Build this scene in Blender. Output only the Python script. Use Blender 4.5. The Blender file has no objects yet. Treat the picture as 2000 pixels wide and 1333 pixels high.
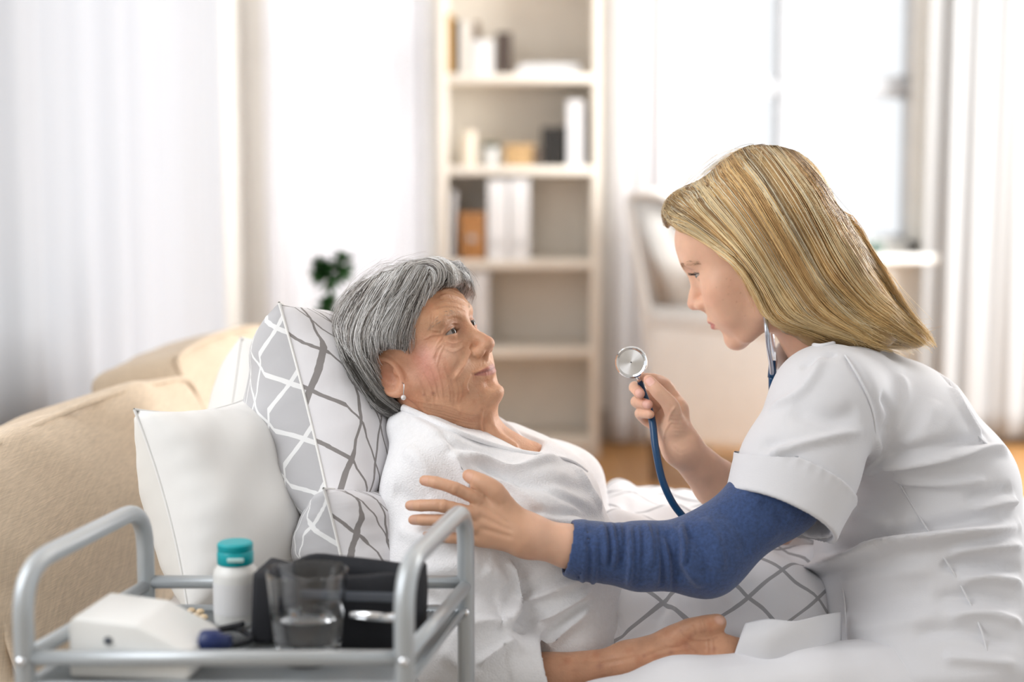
import bpy, bmesh, math, random, os, time
import numpy as np
from mathutils import Vector, Matrix
T0 = time.time()
random.seed(7)
RNG = np.random.default_rng(7)
scn = bpy.context.scene
COL = scn.collection

# ------------------------------------------------------------------ camera, world, lights, exposure
FPX = 2778.0                      # 50 mm lens on a 2000 px wide frame
TILT = math.atan(266.5 / FPX)
CAM = np.array([0.0, 0.0, 1.0])
cd = bpy.data.cameras.new('camera'); cam = bpy.data.objects.new('camera', cd); COL.objects.link(cam)
cam.location = CAM; cam.rotation_euler = (math.pi / 2 - TILT, 0, 0)
cd.sensor_width = 36; cd.lens = 50; cd.clip_start = 0.05
cd.dof.use_dof = True; cd.dof.focus_distance = 1.78; cd.dof.aperture_fstop = 1.9
scn.camera = cam
R_ = np.array([1.0, 0, 0]); U_ = np.array([0, math.sin(TILT), math.cos(TILT)]); F_ = np.array([0, math.cos(TILT), -math.sin(TILT)])
def V(px, py, d):
    """world point that stands at distance d (along the lens axis) at a measured place of the photograph"""
    return CAM + R_ * ((px - 1000) / FPX * d) + U_ * ((666.5 - py) / FPX * d) + F_ * d

world = bpy.data.worlds.new('world'); scn.world = world; world.use_nodes = True
wn = world.node_tree.nodes; bg = wn['Background']
bg.inputs[0].default_value = (0.95, 0.975, 1.0, 1); bg.inputs[1].default_value = .93
def area(name, loc, target, sx, sy, power, color=(1, 1, 1)):
    l = bpy.data.lights.new(name, 'AREA'); l.shape = 'RECTANGLE'; l.size = sx; l.size_y = sy; l.energy = power; l.color = color
    o = bpy.data.objects.new(name, l); COL.objects.link(o); o.location = loc
    o.rotation_euler = (Vector(target) - Vector(loc)).to_track_quat('-Z', 'Y').to_euler()
    return o
area('curtained_window_daylight', (-.65, 6.45, 1.5), (-.65, 5.0, 1.3), 1.0, 2.2, 42, (1.0, 0.99, 0.97))
area('added_right_fill', (2.95, 3.9, 1.55), (0.0, 5.3, 1.1), 1.7, 1.9, 155, (1.0, 0.985, 0.96))  # added fill from the right to lift the background, no known window
area('left_window_daylight', (-1.5, 3.75, 1.5), (0.5, 3.2, 1.0), 1.25, 2.0, 2, (0.97, 0.985, 1.0))
area('added_near_left_key', (-1.3, 0.9, 1.75), (0.5, 1.9, 0.8), 1.3, 1.5, 19, (0.94, 0.965, 1.0))  # added key light from the left front, out of view
scn.view_settings.view_transform = 'Standard'; scn.view_settings.look = 'None'
scn.view_settings.gamma = 1; scn.view_settings.use_curve_mapping = False
scn.view_settings.exposure = 0.22

# ------------------------------------------------------------------ helpers
def new_obj(name, me, parent=None, label=None, cat=None, group=None, kind=None):
    o = bpy.data.objects.new(name, me); COL.objects.link(o)
    if parent is not None: o.parent = parent
    if label: o['label'] = label
    if cat: o['category'] = cat
    if group: o['group'] = group
    if kind: o['kind'] = kind
    return o
def thing(name, label, cat, group=None, loc=(0, 0, 0)):
    o = new_obj(name, None, None, label, cat, group); o.empty_display_size = 0.05
    o.location = loc
    return o
def mesh(name, v, f, m=None, smooth=True, uv=None):
    me = bpy.data.meshes.new(name)
    me.from_pydata([tuple(map(float, p)) for p in v], [], [tuple(map(int, q)) for q in f])
    if smooth: me.polygons.foreach_set('use_smooth', [True] * len(me.polygons))
    if m is not None:
        for k in (m if isinstance(m, (list, tuple)) else [m]): me.materials.append(k)
    if uv is not None:
        L = me.uv_layers.new(name='UVMap')
        idx = np.empty(len(me.loops), dtype=np.int32); me.loops.foreach_get('vertex_index', idx)
        L.data.foreach_set('uv', np.asarray(uv, dtype=np.float32)[idx].ravel())
    me.update()
    return me
def np_mesh(name, v, f, m=None, smooth=True):
    """fast quad / tri mesh from arrays"""
    me = bpy.data.meshes.new(name); n = f.shape[1]
    me.vertices.add(len(v)); me.vertices.foreach_set('co', np.asarray(v, dtype=np.float32).ravel())
    me.loops.add(f.size); me.loops.foreach_set('vertex_index', f.astype(np.int32).ravel())
    me.polygons.add(len(f)); me.polygons.foreach_set('loop_start', np.arange(0, f.size, n, dtype=np.int32))
    try: me.polygons.foreach_set('loop_total', np.full(len(f), n, dtype=np.int32))
    except Exception: pass
    me.polygons.foreach_set('use_smooth', np.full(len(f), smooth))
    if m is not None: me.materials.append(m)
    me.update(calc_edges=True); me.validate()
    return me
def set_col(me, col, name='Col'):
    a = me.color_attributes.new(name, 'FLOAT_COLOR', 'POINT')
    c = np.ones((len(me.vertices), 4), dtype=np.float32); c[:, :3] = col
    a.data.foreach_set('color', c.ravel())
def uni(a):
    a = np.asarray(a, float); return a / (np.linalg.norm(a) + 1e-12)
def at(o, loc=(0, 0, 0), rotz=0):
    o.location = loc; o.rotation_euler = (0, 0, rotz); return o

class B:
    """collects shapes into ONE mesh object"""
    def __init__(s): s.v = []; s.f = []
    def add(s, v, f):
        n = len(s.v); s.v += [tuple(p) for p in v]; s.f += [tuple(i + n for i in q) for q in f]; return s
    def box(s, c, size, r=0.0, seg=2, rot=None):
        bm = bmesh.new(); bmesh.ops.create_cube(bm, size=1)
        bmesh.ops.scale(bm, vec=size, verts=bm.verts)
        if r > 0: bmesh.ops.bevel(bm, geom=bm.edges[:], offset=r, segments=seg, profile=0.5, affect='EDGES')
        if rot is not None: bmesh.ops.transform(bm, matrix=rot.to_4x4(), verts=bm.verts)
        bm.verts.index_update()
        v = [(p.co.x + c[0], p.co.y + c[1], p.co.z + c[2]) for p in bm.verts]; f = [[q.index for q in k.verts] for k in bm.faces]
        bm.free(); return s.add(v, f)
    def tube(s, pts, r, n=10, caps=True, smooth=0):
        v, f = tube(pts, r, n, caps, smooth); return s.add(v, f)
    def lathe(s, prof, c=(0, 0, 0), n=32, axis=None, close=False):
        v, f = [], []
        for (r, z) in prof:
            for k in range(n):
                a = 2 * math.pi * k / n; v.append((r * math.cos(a), r * math.sin(a), z))
        m = len(prof)
        for i in range(m - 1 + (1 if close else 0)):
            for k in range(n):
                a, b = i * n + k, i * n + (k + 1) % n; i2 = (i + 1) % m
                f.append((a, b, i2 * n + (k + 1) % n, i2 * n + k))
        v = np.array(v)
        if axis is not None:
            z = uni(axis); x = uni(np.cross([0.3, 0.5, 0.81], z)); y = np.cross(z, x)
            v = v[:, :1] * x + v[:, 1:2] * y + v[:, 2:3] * z
        return s.add(v + np.array(c), f)
    def build(s, name, m, parent=None, smooth=True, auto=None, **k):
        me = mesh(name, s.v, s.f, m, smooth)
        if smooth and auto is not None:
            me.set_sharp_from_angle(angle=math.radians(auto))
        return new_obj(name, me, parent, **k)

def catmull(P, n=8, closed=False):
    P = np.asarray(P, float); out = []
    N = len(P)
    for i in range(N if closed else N - 1):
        if closed: a, b, c, d = P[(i - 1) % N], P[i], P[(i + 1) % N], P[(i + 2) % N]
        else: a, b, c, d = P[max(i - 1, 0)], P[i], P[i + 1], P[min(i + 2, N - 1)]
        for k in range(n):
            t = k / n
            out.append(0.5 * ((2 * b) + (-a + c) * t + (2 * a - 5 * b + 4 * c - d) * t * t + (-a + 3 * b - 3 * c + d) * t ** 3))
    if not closed: out.append(P[-1])
    return np.array(out)
def tube(pts, r, n=10, caps=True, smooth=0):
    P = np.asarray(pts, float)
    rr = np.full(len(P), r, float) if np.isscalar(r) else np.asarray(r, float)
    if smooth:
        Q = catmull(np.c_[P, rr], smooth); P, rr = Q[:, :3], Q[:, 3]
    T = np.gradient(P, axis=0); T /= np.linalg.norm(T, axis=1)[:, None] + 1e-12
    x = uni(np.cross(T[0], [0.13, 0.31, 0.94])); v = []; f = []
    for i in range(len(P)):
        x = uni(x - T[i] * np.dot(x, T[i])); y = np.cross(T[i], x)
        for k in range(n):
            a = 2 * math.pi * k / n; v.append(P[i] + rr[i] * (math.cos(a) * x + math.sin(a) * y))
    for i in range(len(P) - 1):
        for k in range(n): f.append((i * n + k, i * n + (k + 1) % n, (i + 1) * n + (k + 1) % n, (i + 1) * n + k))
    if caps: f.append(tuple(range(n - 1, -1, -1))); f.append(tuple((len(P) - 1) * n + k for k in range(n)))
    return v, f
def round_path(P, rad, n=5):
    """polyline with rounded corners"""
    P = [np.asarray(p, float) for p in P]; out = [P[0]]
    for i in range(1, len(P) - 1):
        a, b, c = P[i - 1], P[i], P[i + 1]; u, w = uni(a - b), uni(c - b)
        r = min(rad, np.linalg.norm(a - b) * .49, np.linalg.norm(c - b) * .49)
        p, q = b + u * r, b + w * r
        for k in range(n + 1):
            t = k / n; out.append((1 - t) ** 2 * p + 2 * t * (1 - t) * b + t * t * q)
    out.append(P[-1]); return np.array(out)

# ------------------------------------------------------------------ materials
def material(name): 
    m = bpy.data.materials.new(name); m.use_nodes = True
    return m, m.node_tree.nodes, m.node_tree.links, m.node_tree.nodes['Principled BSDF']
def mat(name, col, rough=0.6, metal=0.0, spec=0.5, noise=0.04, nscale=12.0, bump=0.0, bscale=200.0, sheen=0.0, sss=0.0, coat=0.0, stretch=None):
    m, N, L, p = material(name)
    p.inputs['Roughness'].default_value = rough; p.inputs['Metallic'].default_value = metal
    p.inputs['Specular IOR Level'].default_value = spec; p.inputs['Coat Weight'].default_value = coat
    p.inputs['Sheen Weight'].default_value = sheen
    if sss: p.inputs['Subsurface Weight'].default_value = sss; p.inputs['Subsurface Radius'].default_value = (1, .6, .4); p.inputs['Subsurface Scale'].default_value = .004
    tc = N.new('ShaderNodeTexCoord'); mp = N.new('ShaderNodeMapping'); L.new(tc.outputs['Object'], mp.inputs[0])
    if stretch: mp.inputs['Scale'].default_value = stretch
    no = N.new('ShaderNodeTexNoise'); no.inputs['Scale'].default_value = nscale; no.inputs['Detail'].default_value = 4
    L.new(mp.outputs[0], no.inputs['Vector'])
    mr = N.new('ShaderNodeMapRange'); mr.inputs[1].default_value = .3; mr.inputs[2].default_value = .7
    mr.inputs[3].default_value = 1 - noise; mr.inputs[4].default_value = 1 + noise * .5
    L.new(no.outputs['Fac'], mr.inputs[0])
    mx = N.new('ShaderNodeMix'); mx.data_type = 'RGBA'; mx.blend_type = 'MULTIPLY'; mx.inputs[0].default_value = 1
    mx.inputs[6].default_value = (*col, 1); L.new(mr.outputs[0], mx.inputs[7]); L.new(mx.outputs[2], p.inputs['Base Color'])
    if bump:
        n2 = N.new('ShaderNodeTexNoise'); n2.inputs['Scale'].default_value = bscale; n2.inputs['Detail'].default_value = 2
        L.new(mp.outputs[0], n2.inputs['Vector'])
        b = N.new('ShaderNodeBump'); b.inputs['Strength'].default_value = bump; b.inputs['Distance'].default_value = .002
        L.new(n2.outputs['Fac'], b.inputs['Height']); L.new(b.outputs[0], p.inputs['Normal'])
    return m
def weave(name, col, scale=900, bump=.35, var=.12, rough=.9, slub=.1):
    """woven cloth: two crossed wave bands as relief and slight thread colour"""
    m, N, L, p = material(name); p.inputs['Roughness'].default_value = rough; p.inputs['Sheen Weight'].default_value = .15
    tc = N.new('ShaderNodeTexCoord'); hs = []
    for d in ('X', 'Z'):
        w = N.new('ShaderNodeTexNoise'); w.inputs['Scale'].default_value = 1; w.inputs['Detail'].default_value = 3
        mp = N.new('ShaderNodeMapping'); L.new(tc.outputs['Object'], mp.inputs[0])
        mp.inputs['Scale'].default_value = (scale, scale * .05, scale * .05) if d == 'X' else (scale * .05, scale * .05, scale)
        L.new(mp.outputs[0], w.inputs['Vector']); hs.append(w)
    ad = N.new('ShaderNodeMath'); ad.operation = 'ADD'; L.new(hs[0].outputs['Fac'], ad.inputs[0]); L.new(hs[1].outputs['Fac'], ad.inputs[1])
    mr = N.new('ShaderNodeMapRange'); mr.inputs[1].default_value = .7; mr.inputs[2].default_value = 1.3; mr.inputs[3].default_value = 1 - var; mr.inputs[4].default_value = 1 + var * .5
    L.new(ad.outputs[0], mr.inputs[0])
    mx = N.new('ShaderNodeMix'); mx.data_type = 'RGBA'; mx.blend_type = 'MULTIPLY'; mx.inputs[0].default_value = 1
    mx.inputs[6].default_value = (*col, 1); L.new(mr.outputs[0], mx.inputs[7]); L.new(mx.outputs[2], p.inputs['Base Color'])
    b = N.new('ShaderNodeBump'); b.inputs['Strength'].default_value = bump; b.inputs['Distance'].default_value = .001
    L.new(ad.outputs[0], b.inputs['Height']); L.new(b.outputs[0], p.inputs['Normal'])
    return m
def lattice(name, ground, line, du=.16, dv=.16, w=.06, w2=.035, skew=.75, skew2=None):
    """printed cloth: two families of crossing lines, in the cloth's own UV metres"""
    m, N, L, p = material(name); p.inputs['Roughness'].default_value = .85; p.inputs['Sheen Weight'].default_value = .1
    uvn = N.new('ShaderNodeUVMap'); sp = N.new('ShaderNodeSeparateXYZ'); L.new(uvn.outputs[0], sp.inputs[0])
    def fam(a, b, period, width):
        x = N.new('ShaderNodeMath'); x.operation = 'MULTIPLY'; L.new(sp.outputs[0], x.inputs[0]); x.inputs[1].default_value = a / period
        y = N.new('ShaderNodeMath'); y.operation = 'MULTIPLY_ADD'; L.new(sp.outputs[1], y.inputs[0]); y.inputs[1].default_value = b / period; L.new(x.outputs[0], y.inputs[2])
        fr = N.new('ShaderNodeMath'); fr.operation = 'FRACT'; L.new(y.outputs[0], fr.inputs[0])
        sb = N.new('ShaderNodeMath'); sb.operation = 'SUBTRACT'; L.new(fr.outputs[0], sb.inputs[0]); sb.inputs[1].default_value = .5
        ab = N.new('ShaderNodeMath'); ab.operation = 'ABSOLUTE'; L.new(sb.outputs[0], ab.inputs[0])
        lt = N.new('ShaderNodeMapRange'); lt.inputs[1].default_value = width * .5; lt.inputs[2].default_value = width * .5 + .006; lt.inputs[3].default_value = 1; lt.inputs[4].default_value = 0
        L.new(ab.outputs[0], lt.inputs[0]); return lt
    f1, f2 = fam(skew, 1, du, w), fam(-(skew if skew2 is None else skew2), 1, dv, w2)
    mxm = N.new('ShaderNodeMath'); mxm.operation = 'MAXIMUM'; L.new(f1.outputs[0], mxm.inputs[0]); L.new(f2.outputs[0], mxm.inputs[1])
    mx = N.new('ShaderNodeMix'); mx.data_type = 'RGBA'; mx.inputs[6].default_value = (*ground, 1); mx.inputs[7].default_value = (*line, 1)
    L.new(mxm.outputs[0], mx.inputs[0]); L.new(mx.outputs[2], p.inputs['Base Color'])
    n2 = N.new('ShaderNodeTexNoise'); n2.inputs['Scale'].default_value = 14; n2.inputs['Detail'].default_value = 5
    tc = N.new('ShaderNodeTexCoord'); L.new(tc.outputs['Object'], n2.inputs['Vector'])
    b = N.new('ShaderNodeBump'); b.inputs['Strength'].default_value = .25; b.inputs['Distance'].default_value = .01
    L.new(n2.outputs['Fac'], b.inputs['Height']); L.new(b.outputs[0], p.inputs['Normal'])
    return m
def glassy(name, col=(1, 1, 1), ior=1.45, rough=0.0):
    m, N, L, p = material(name)
    p.inputs['Base Color'].default_value = (*col, 1); p.inputs['Roughness'].default_value = rough
    p.inputs['IOR'].default_value = ior; p.inputs['Transmission Weight'].default_value = 1
    return m
def sheer(name, col, trans=.5):
    m, N, L, p = material(name); N.remove(p)
    out = N['Material Output']; d = N.new('ShaderNodeBsdfDiffuse'); t = N.new('ShaderNodeBsdfTranslucent')
    d.inputs[0].default_value = (*col, 1); t.inputs[0].default_value = (*col, 1)
    n2 = N.new('ShaderNodeTexNoise'); n2.inputs['Scale'].default_value = 300; tc = N.new('ShaderNodeTexCoord'); L.new(tc.outputs['Object'], n2.inputs['Vector'])
    b = N.new('ShaderNodeBump'); b.inputs['Strength'].default_value = .1; L.new(n2.outputs['Fac'], b.inputs['Height']); L.new(b.outputs[0], d.inputs['Normal'])
    mx = N.new('ShaderNodeMixShader'); mx.inputs[0].default_value = trans
    L.new(d.outputs[0], mx.inputs[1]); L.new(t.outputs[0], mx.inputs[2]); L.new(mx.outputs[0], out.inputs[0])
    return m
WHITE = (.82, .82, .82)
M = {}
M['wall'] = mat('wall_paint', (.80, .77, .72), .9, bump=.05, bscale=60)
M['ceil'] = mat('ceiling_paint', (.85, .85, .84), .9)
M['trim'] = mat('white_lacquer', (.84, .84, .82), .4)
M['trimgrey'] = mat('grey_trim_paint', (.42, .38, .34), .6)
M['frame'] = mat('window_paint', (.55, .58, .62), .4)
M['glass'] = glassy('pane_glass', ior=1.03)
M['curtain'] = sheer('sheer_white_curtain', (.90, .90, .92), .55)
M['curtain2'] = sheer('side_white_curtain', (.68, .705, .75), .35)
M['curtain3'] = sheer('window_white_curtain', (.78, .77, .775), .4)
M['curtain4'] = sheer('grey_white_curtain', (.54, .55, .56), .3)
M['case'] = mat('cream_bookcase_lacquer', (.90, .84, .75), .5)
M['paperwhite'] = mat('white_card', (.82, .82, .83), .7)
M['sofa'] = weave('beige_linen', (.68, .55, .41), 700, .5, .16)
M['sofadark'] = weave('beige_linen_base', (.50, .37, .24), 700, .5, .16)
M['chair'] = weave('pale_chair_linen', (.80, .78, .75), 300, .3, .08)
M['pillow'] = mat('white_cotton', (.86, .85, .83), .85, noise=.03, bump=.2, bscale=40, sheen=.1)
M['pillowcream'] = mat('cream_cotton', (.80, .78, .74), .85, noise=.03, bump=.15, bscale=30, sheen=.1)
M['sheet'] = mat('white_sheet', (.86, .86, .88), .85, bump=.3, bscale=18)
M['steel'] = mat('silver_painted_steel', (.50, .53, .55), .32, metal=.35, noise=.03)
M['chrome'] = mat('chrome', (.85, .86, .88), .08, metal=1, noise=.01)
M['traymesh'] = mat('tray_metal', (.36, .39, .41), .4, metal=.5)
M['plastic'] = mat('white_plastic', (.82, .82, .80), .35, noise=.02)
M['teal'] = mat('teal_plastic', (.0, .36, .40), .35, noise=.05)
M['navy'] = mat('navy_plastic', (.008, .022, .11), .35)
M['tubeblue'] = mat('blue_rubber_tube', (.004, .055, .15), .28, noise=.08)
M['black'] = mat('black_nylon', (.012, .013, .018), .75, bump=.4, bscale=500)
M['velcro'] = mat('grey_webbing', (.10, .11, .13), .8, bump=.3, bscale=500)
M['pill'] = mat('pill_coating', (.80, .62, .40), .4)
M['leaf'] = mat('plant_leaf', (.025, .10, .02), .5, noise=.3, nscale=40)
M['stem'] = mat('plant_stem', (.06, .09, .02), .6)
M['pot'] = mat('pale_ceramic', (.70, .71, .70), .4)
M['soil'] = mat('potting_soil', (.03, .02, .012), .95, bump=.5, bscale=90)
# ------------------------------------------------------------------ room
BW = 5.95            # back wall
LW = -1.12           # left wall
def plank_floor():
    m, N, L, p = material('oak_floor'); p.inputs['Roughness'].default_value = .38
    oi = N.new('ShaderNodeObjectInfo'); tc = N.new('ShaderNodeTexCoord'); mp = N.new('ShaderNodeMapping'); mp.inputs['Scale'].default_value = (14, 1.2, 4)
    L.new(tc.outputs['Object'], mp.inputs[0]); no = N.new('ShaderNodeTexNoise'); no.inputs['Scale'].default_value = 3; no.inputs['Detail'].default_value = 6; L.new(mp.outputs[0], no.inputs['Vector'])
    ad = N.new('ShaderNodeMath'); ad.operation = 'MULTIPLY_ADD'; ad.inputs[1].default_value = .5; L.new(oi.outputs['Random'], ad.inputs[0]); 
    m2 = N.new('ShaderNodeMath'); m2.operation = 'MULTIPLY'; m2.inputs[1].default_value = .5; L.new(no.outputs['Fac'], m2.inputs[0]); L.new(m2.outputs[0], ad.inputs[2])
    cr = N.new('ShaderNodeValToRGB'); cr.color_ramp.elements[0].color = (.36, .17, .055, 1); cr.color_ramp.elements[1].color = (.56, .30, .11, 1)
    L.new(ad.outputs[0], cr.inputs[0]); L.new(cr.outputs[0], p.inputs['Base Color']); return m
M['oak'] = plank_floor()
fb = B().box((.9, 2.4, -.035), (4.4, 7.7, .05)); fl = fb.build('floor', M['trimgrey'], smooth=False, kind='structure')
pw, plen = .14, 1.5
pb = B().box((0, 0, 0), (pw - .003, plen - .003, .016), .0015, 1); pme = mesh('plank', pb.v, pb.f, M['oak'], False)
cols = 0
for i in range(29):
    x = -1.1 + pw * (i + .5); off = (i * .61) % plen
    for j in range(-1, 4):
        y = 1.75 + off + j * plen - .75
        if y < 1.9 or y > BW + .4: continue
        o = new_obj('plank', pme, fl); o.location = (x, y, -.002 + random.uniform(-.0006, .0006))
B().box((.9, 2.4, 2.85), (4.4, 7.7, .1)).build('ceiling', M['ceil'], smooth=False, kind='structure')
def wall_holes(name, x0, x1, z0, z1, holes, place, m, th=.22):
    b = B(); xs = x0
    for (a, c, lo, hi) in sorted(holes):
        b.box(place((xs + a) / 2, (z0 + z1) / 2), (a - xs, th, z1 - z0)); w = c - a
        b.box(place((a + c) / 2, (z0 + lo) / 2), (w, th, lo - z0)); b.box(place((a + c) / 2, (hi + z1) / 2), (w, th, z1 - hi)); xs = c
    b.box(place((xs + x1) / 2, (z0 + z1) / 2), (x1 - xs, th, z1 - z0))
    return b.build(name, m, smooth=False, kind='structure')
W1 = (.70, 1.72, .80, 2.45); W2 = (-.95, -.36, .35, 2.5)
wall_holes('wall_back', LW - .2, 3.1, 0, 2.8, [W1, W2], lambda x, z: (x, BW + .11, z), M['wall'])
# left wall (with a tall window behind the sheer curtain)
b = B(); b.box((LW - .11, 2.4, 1.4), (.22, 1.4, 2.8)); b.box((LW - .11, -.6, 1.4), (.22, 1.7, 2.8)); b.box((LW - .11, .97, .35), (.22, 1.46, .7)); b.box((LW - .11, .97, 2.65), (.22, 1.46, .3)); b.box((LW - .11, 3.75, .2), (.22, 1.3, .4)); b.box((LW - .11, 3.75, 2.65), (.22, 1.3, .3)); b.box((LW - .11, 5.2, 1.4), (.22, 1.6, 2.8))
b.build('wall_left', M['wall'], smooth=False, kind='structure')
B().box((.9, -1.35, 1.4), (4.4, .2, 2.8)).build('wall_front', M['wall'], smooth=False, kind='structure')
B().box((1.0, BW - .012, .07), (4.3, .022, .14), .004).build('baseboard_back', M['trimgrey'], kind='structure', auto=40)
B().box((LW + .012, 3.3, .06), (.022, 5.2, .12), .004).build('baseboard_left', M['trim'], kind='structure', auto=40)

def window(name, x0, x1, z0, z1, mull, trans):
    w = new_obj(name, None, None, kind='structure')
    f = B(); y = BW + .10; t = .055; dp = .07
    f.box(((x0 + x1) / 2, y, z0 + t / 2), (x1 - x0, dp, t), .006); f.box(((x0 + x1) / 2, y, z1 - t / 2), (x1 - x0, dp, t), .006)
    f.box((x0 + t / 2, y, (z0 + z1) / 2), (t, dp, z1 - z0), .006); f.box((x1 - t / 2, y, (z0 + z1) / 2), (t, dp, z1 - z0), .006)
    f.build('frame', M['trim'], w, auto=40)
    B().box((mull, y - .012, (z0 + z1) / 2), (.066, dp, z1 - z0 - .1), .006).build('mullion', M['frame'], w, auto=40)
    B().box(((x0 + x1) / 2, y - .004, trans), (x1 - x0 - .1, dp * .9, .05), .006).build('transom', M['frame'], w, auto=40)
    for (a, c) in ((x0 + t, mull - .026), (mull + .026, x1 - t)):
        for (lo, hi) in ((z0 + t, trans - .025), (trans + .025, z1 - t)):
            s = .022; g = B()
            g.box(((a + c) / 2, y, lo + s / 2), (c - a, .045, s)); g.box(((a + c) / 2, y, hi - s / 2), (c - a, .045, s))
            g.box((a + s / 2, y, (lo + hi) / 2), (s, .045, hi - lo)); g.box((c - s / 2, y, (lo + hi) / 2), (s, .045, hi - lo))
            sa = g.build('sash', M['frame'], w, smooth=False)
            B().box(((a + c) / 2, y + .005, (lo + hi) / 2), (c - a - .02, .004, hi - lo - .02)).build('pane', M['glass'], sa, smooth=False)
    B().tube([(mull - .04, y - .06, z0 + .42), (mull - .04, y - .09, z0 + .42), (mull - .04, y - .09, z0 + .31)], .007, 8).build('handle', M['chrome'], w)
    B().box(((x0 + x1) / 2, BW - .03, z0 - .02), (x1 - x0 + .12, .24, .035), .008).build('sill', M['trim'], w, auto=40)
    return w
window('window_1', W1[0], W1[1], W1[2], W1[3], 1.150, 1.49)
window('window_2', W2[0], W2[1], W2[2], W2[3], -.65, 1.55)
# left window is hidden behind the curtain but lets the daylight in
w3 = new_obj('window_3', None, None, kind='structure'); g = B()
for (c, s) in (((LW - .1, 3.75, .43), (.07, 1.3, .06)), ((LW - .1, 3.75, 2.47), (.07, 1.3, .06)), ((LW - .1, 3.13, 1.45), (.07, .06, 2.1)), ((LW - .1, 4.37, 1.45), (.07, .06, 2.1)), ((LW - .1, 3.75, 1.45), (.07, .06, 2.1))):
    g.box(c, s, .005)
g.build('frame', M['frame'], w3, auto=40)
for y in (3.44, 4.06): B().box((LW - .1, y, 1.45), (.004, .55, 2.0)).build('pane', M['glass'], w3, smooth=False)

def curtain(name, p0, p1, z0, z1, m, waves, amp, label, seed, flare=.0, group=None, nz=24):
    """hanging cloth between two floor points, gathered in folds of uneven depth"""
    rg = np.random.default_rng(seed); p0 = np.array(p0, float); p1 = np.array(p1, float); ln = np.linalg.norm(p1 - p0); d = (p1 - p0) / ln; nrm = np.array([-d[1], d[0]])
    nu = int(waves * 16); u = np.linspace(0, 1, nu)
    ph = np.cumsum(rg.uniform(.5, 1.5, nu)); ph = (ph - ph[0]) / (ph[-1] - ph[0]) * 2 * math.pi * waves
    am = np.interp(u, np.linspace(0, 1, 9), rg.uniform(.35, 1.2, 9)); v = []; f = []
    for j in range(nz + 1):
        t = j / nz; z = z1 + (z0 - z1) * t
        off = amp * am * (np.sin(ph + .5 * t * np.sin(u * 9)) + .35 * np.sin(2.3 * ph + 1 + t)) * (.7 + .5 * t) + flare * t * np.sin(u * 5 + 1) * .5
        for i in range(nu):
            q = p0 + d * u[i] * ln + nrm * off[i]; v.append((q[0], q[1], z))
    for j in range(nz):
        for i in range(nu - 1): f.append((j * nu + i, j * nu + i + 1, (j + 1) * nu + i + 1, (j + 1) * nu + i))
    root = thing(name, label, 'curtain', group)
    o = new_obj('curtain_cloth', mesh(name, v, f, m), root)
    sm = o.modifiers.new('thick', 'SOLIDIFY'); sm.thickness = .0012
    a = np.array([*p0, z1 + .015]); c = np.array([*p1, z1 + .015]); r = B().tube([a, c], .012, 10)
    r.build('curtain_rail', M['trim'], root)
    return root
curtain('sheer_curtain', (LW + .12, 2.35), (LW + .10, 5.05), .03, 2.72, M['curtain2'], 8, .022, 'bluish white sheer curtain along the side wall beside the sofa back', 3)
curtain('sheer_curtain', (-1.0, BW - .16), (-.335, BW - .15), .03, 2.72, M['curtain'], 8, .030, 'bright backlit white curtain between the corner and the bookcase', 5)
curtain('window_curtain', (.40, BW - .17), (.76, BW - .15), .03, 2.72, M['curtain'], 5, .019, 'white window curtain hanging right beside the bookcase behind the wing chair', 8)
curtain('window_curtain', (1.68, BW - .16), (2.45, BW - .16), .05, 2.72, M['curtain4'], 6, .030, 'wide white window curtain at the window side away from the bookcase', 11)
# radiator under the open window
rad = thing('radiator', 'white ribbed radiator under the window sill', 'radiator')
for i in range(16): B().box((.86 + i * .046, BW - .075, .40), (.036, .07, .52), .014, 2).build('rib', M['trim'], rad)
B().tube([(.82, BW - .075, .20), (1.60, BW - .075, .20)], .014, 8).tube([(.82, BW - .075, .60), (1.60, BW - .075, .60)], .014, 8).tube([(.84, BW - .075, .20), (.84, BW - .075, -.006)], .012, 8).tube([(1.58, BW - .075, .20), (1.58, BW - .075, -.006)], .012, 8).build('pipe', M['trim'], rad)
sp = thing('sill_planter', 'low dark green planter tray on the window sill', 'planter')
zz = W1[2] + .0
B().box((1.47, BW - .05, zz + .022), (.13, .07, .04), .008).build('tray', mat('dark_green_plastic', (.02, .07, .05), .5), sp, auto=40)
g = B()
for k in range(26):
    x = 1.415 + random.random() * .11; y = BW - .05 + random.uniform(-.025, .025); h = random.uniform(.01, .025)
    g.tube([(x, y, zz + .038), (x + random.uniform(-.01, .01), y, zz + .04 + h)], [.002, .0005], 4)
g.build('sprouts', M['leaf'], sp, kind='stuff')

# ------------------------------------------------------------------ bookcase
DB = 5.55
def bx(px): return (px - 1000) / FPX * DB
def bz(py): return 1 - (py - 400) / FPX * DB * 1.0
bc = thing('bookcase', 'tall cream open bookcase with five shelves beside the backlit curtain', 'bookcase')
x0, x1, yb, yf = bx(856), bx(1173), BW - .04, DB + .01
sh = [1.504, 1.150, .785, .437, .075]
zt = 2.02
xi = .034
B().box((x0 + xi / 2, (yb + yf) / 2, zt / 2 + .0), (xi, yb - yf, zt), .003).build('side_panel', M['case'], bc, auto=40)
B().box((x1 - xi / 2, (yb + yf) / 2, zt / 2 + .0), (xi, yb - yf, zt), .003).build('side_panel', M['case'], bc, auto=40)
B().box(((x0 + x1) / 2, yb - .006, zt / 2), (x1 - x0 - .01, .012, zt - .01)).build('back_panel', M['case'], bc, smooth=False)
for z in sh + [zt]: B().box(((x0 + x1) / 2, (yb + yf) / 2 - .004, z - .017), (x1 - x0 - 2 * xi + .002, yb - yf - .01, .034), .003).build('shelf', M['case'], bc, auto=40)
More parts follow.
